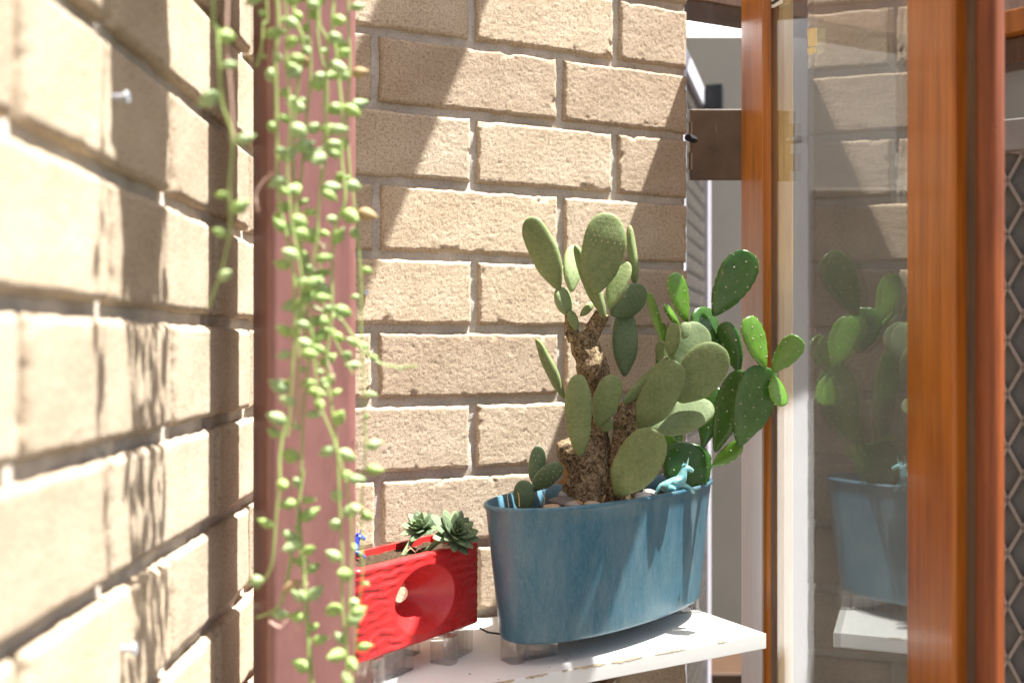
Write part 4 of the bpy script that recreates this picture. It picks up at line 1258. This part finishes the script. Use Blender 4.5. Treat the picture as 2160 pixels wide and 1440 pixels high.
rsx = random.Random(42)
def strand(pts, leaves=True, r=.0011, mat=None, gap=.021, lead=True, size=1.0, y0=None):
    """pts: (px, py, Y); a strand that starts above the frame is led up to the pot's rim"""
    P = [W(*p) for p in pts]
    if lead and pts[0][1] < 30:
        a = math.atan2(P[0].y - HP.y, P[0].x - HP.x)
        rim = HP + Vector((.058 * math.cos(a), .058 * math.sin(a), .094))
        P = [HP + Vector((.03 * math.cos(a), .03 * math.sin(a), .08)), rim, rim + (P[0] - rim) * .3 + Vector((0, 0, .0))] + P
    Q = [Vector(q) for q in catmull(P, 8)]
    b = MB(); b.tube(Q, [r * (1 - .35 * i / len(Q)) for i in range(len(Q))], 7)
    o = b.build('strand', mat or STEM, hang, smooth=True)
    if not leaves: return o
    acc = rsx.uniform(0, gap); nxt = gap
    off = wloc(hang)
    for i in range(1, len(Q)):
        d = Q[i] - Q[i - 1]; acc += d.length
        if acc < nxt or d.length < 1e-6: continue
        acc = 0; nxt = gap * rsx.uniform(.3, 1.15)
        u = d.normalized()
        a = rsx.uniform(0, 2 * math.pi)
        side = (Vector((math.cos(a), .55 * math.sin(a), 0)) + Vector((0, 0, rsx.uniform(-.5, .7)))).normalized()
        if abs(side.x) < .35: side.x = math.copysign(.5, side.x); side.normalize()
        L = (rsx.uniform(.0100, .0158) if rsx.random() < .8 else rsx.uniform(.005, .009)) * size; f = rsx.uniform(.82, 1.15)
        c = Q[i] + side * (r + L * .52)
        q = side.to_track_quat('Z', 'Y').to_matrix().to_4x4()
        lf = bpy.data.objects.new('leaf', BM_[rsx.choices((0, 1, 2), (.60, .375, .025))[0]]); link(lf, o)
        lf.matrix_basis = Matrix.Translation(c - off) @ q @ Matrix.Diagonal((L * f, L * f, L, 1))
    return o
strand([(452, -20, .60), (458, 60, .60), (462, 130, .60), (468, 215, .605), (490, 290, .61), (484, 400, .615), (486, 480, .62), (470, 560, .62), (440, 648, .62)], gap=.028)
strand([(480, -20, .61), (478, 90, .61), (486, 180, .612), (493, 290, .614)], leaves=False, r=.0010, mat=STEM_P, lead=False)
strand([(560, -20, .66), (555, 50, .66), (552, 100, .66), (541, 142, .66)], gap=.022)
strand([(582, -20, .665), (580, 120, .665), (583, 230, .667), (585, 340, .67), (590, 430, .67), (612, 530, .67), (622, 620, .67), (618, 760, .672), (612, 860, .675), (606, 920, .675)], gap=.020, r=.0014)
strand([(612, -20, .68), (640, 90, .68), (628, 180, .68), (618, 300, .682), (622, 420, .684), (640, 560, .685), (640, 660, .686), (650, 760, .688), (640, 860, .69), (636, 980, .69), (632, 1080, .69), (640, 1180, .69), (650, 1300, .69), (660, 1450, .69)], gap=.017, r=.0012)
strand([(650, -20, .70), (655, 150, .70), (640, 320, .70), (630, 470, .70), (640, 620, .70), (668, 760, .70), (690, 830, .70)], gap=.016)
strand([(705, -20, .69), (710, 120, .69), (722, 250, .69), (720, 330, .69), (728, 420, .69), (706, 480, .69), (700, 560, .69), (700, 660, .69), (690, 760, .69), (700, 860, .69), (712, 960, .69), (716, 1060, .69), (722, 1170, .69), (722, 1280, .69), (740, 1450, .69)], gap=.019, r=.0012)
strand([(735, -20, .72), (738, 140, .72), (732, 260, .72), (740, 380, .72), (752, 470, .72), (762, 600, .72), (762, 700, .72), (766, 780, .72), (768, 860, .72), (770, 960, .72), (762, 1080, .72), (765, 1200, .72), (752, 1320, .72), (745, 1450, .72)], gap=.030, r=.0009)
strand([(632, 618, .70), (668, 650, .70), (715, 670, .70), (760, 730, .70), (795, 762, .70), (835, 774, .70), (880, 772, .70)], gap=.024, size=.62, r=.0010)
strand([(604, 880, .675), (590, 960, .672), (590, 1020, .67), (582, 1090, .67), (575, 1180, .67), (562, 1215, .67), (541, 1242, .67)], gap=.030)
strand([(616, 1160, .69), (600, 1250, .69), (580, 1285, .69), (541, 1302, .69)], gap=.034, r=.0014)
strand([(640, 990, .69), (628, 1100, .688), (640, 1210, .688), (648, 1330, .688), (655, 1450, .688)], gap=.021)
strand([(668, 20, .71), (690, 180, .71), (680, 330, .71), (672, 470, .71), (678, 610, .71), (700, 700, .71), (745, 790, .71)], gap=.024, r=.0009)
strand([(600, -20, .655), (604, 110, .655), (612, 250, .656), (606, 360, .66), (616, 470, .66), (636, 590, .66), (628, 690, .66), (632, 800, .66), (622, 900, .66)], gap=.019, r=.0010)
strand([(676, -20, .68), (690, 90, .68), (684, 200, .68), (690, 300, .68), (676, 400, .68), (668, 500, .68), (655, 600, .68), (660, 720, .68), (672, 840, .68), (705, 930, .68), (735, 1040, .68), (742, 1160, .68), (735, 1300, .68), (728, 1450, .68)], gap=.022, r=.0010)
for pts in ([(545, 446, .66), (540, 410, .66), (558, 380, .66), (578, 362, .66)], [(655, 500, .70), (680, 520, .70), (694, 548, .70)], [(650, 300, .70), (672, 330, .70), (682, 370, .70)],
            [(660, 700, .69), (690, 760, .69), (704, 800, .69)], [(568, 1310, .68), (590, 1322, .68), (605, 1308, .68)], [(648, 1230, .69), (632, 1290, .69), (625, 1330, .69)], [(640, 660, .69), (664, 690, .69), (672, 720, .69)]):
    strand(pts, leaves=False, r=.0009, mat=STEM_P, lead=False)
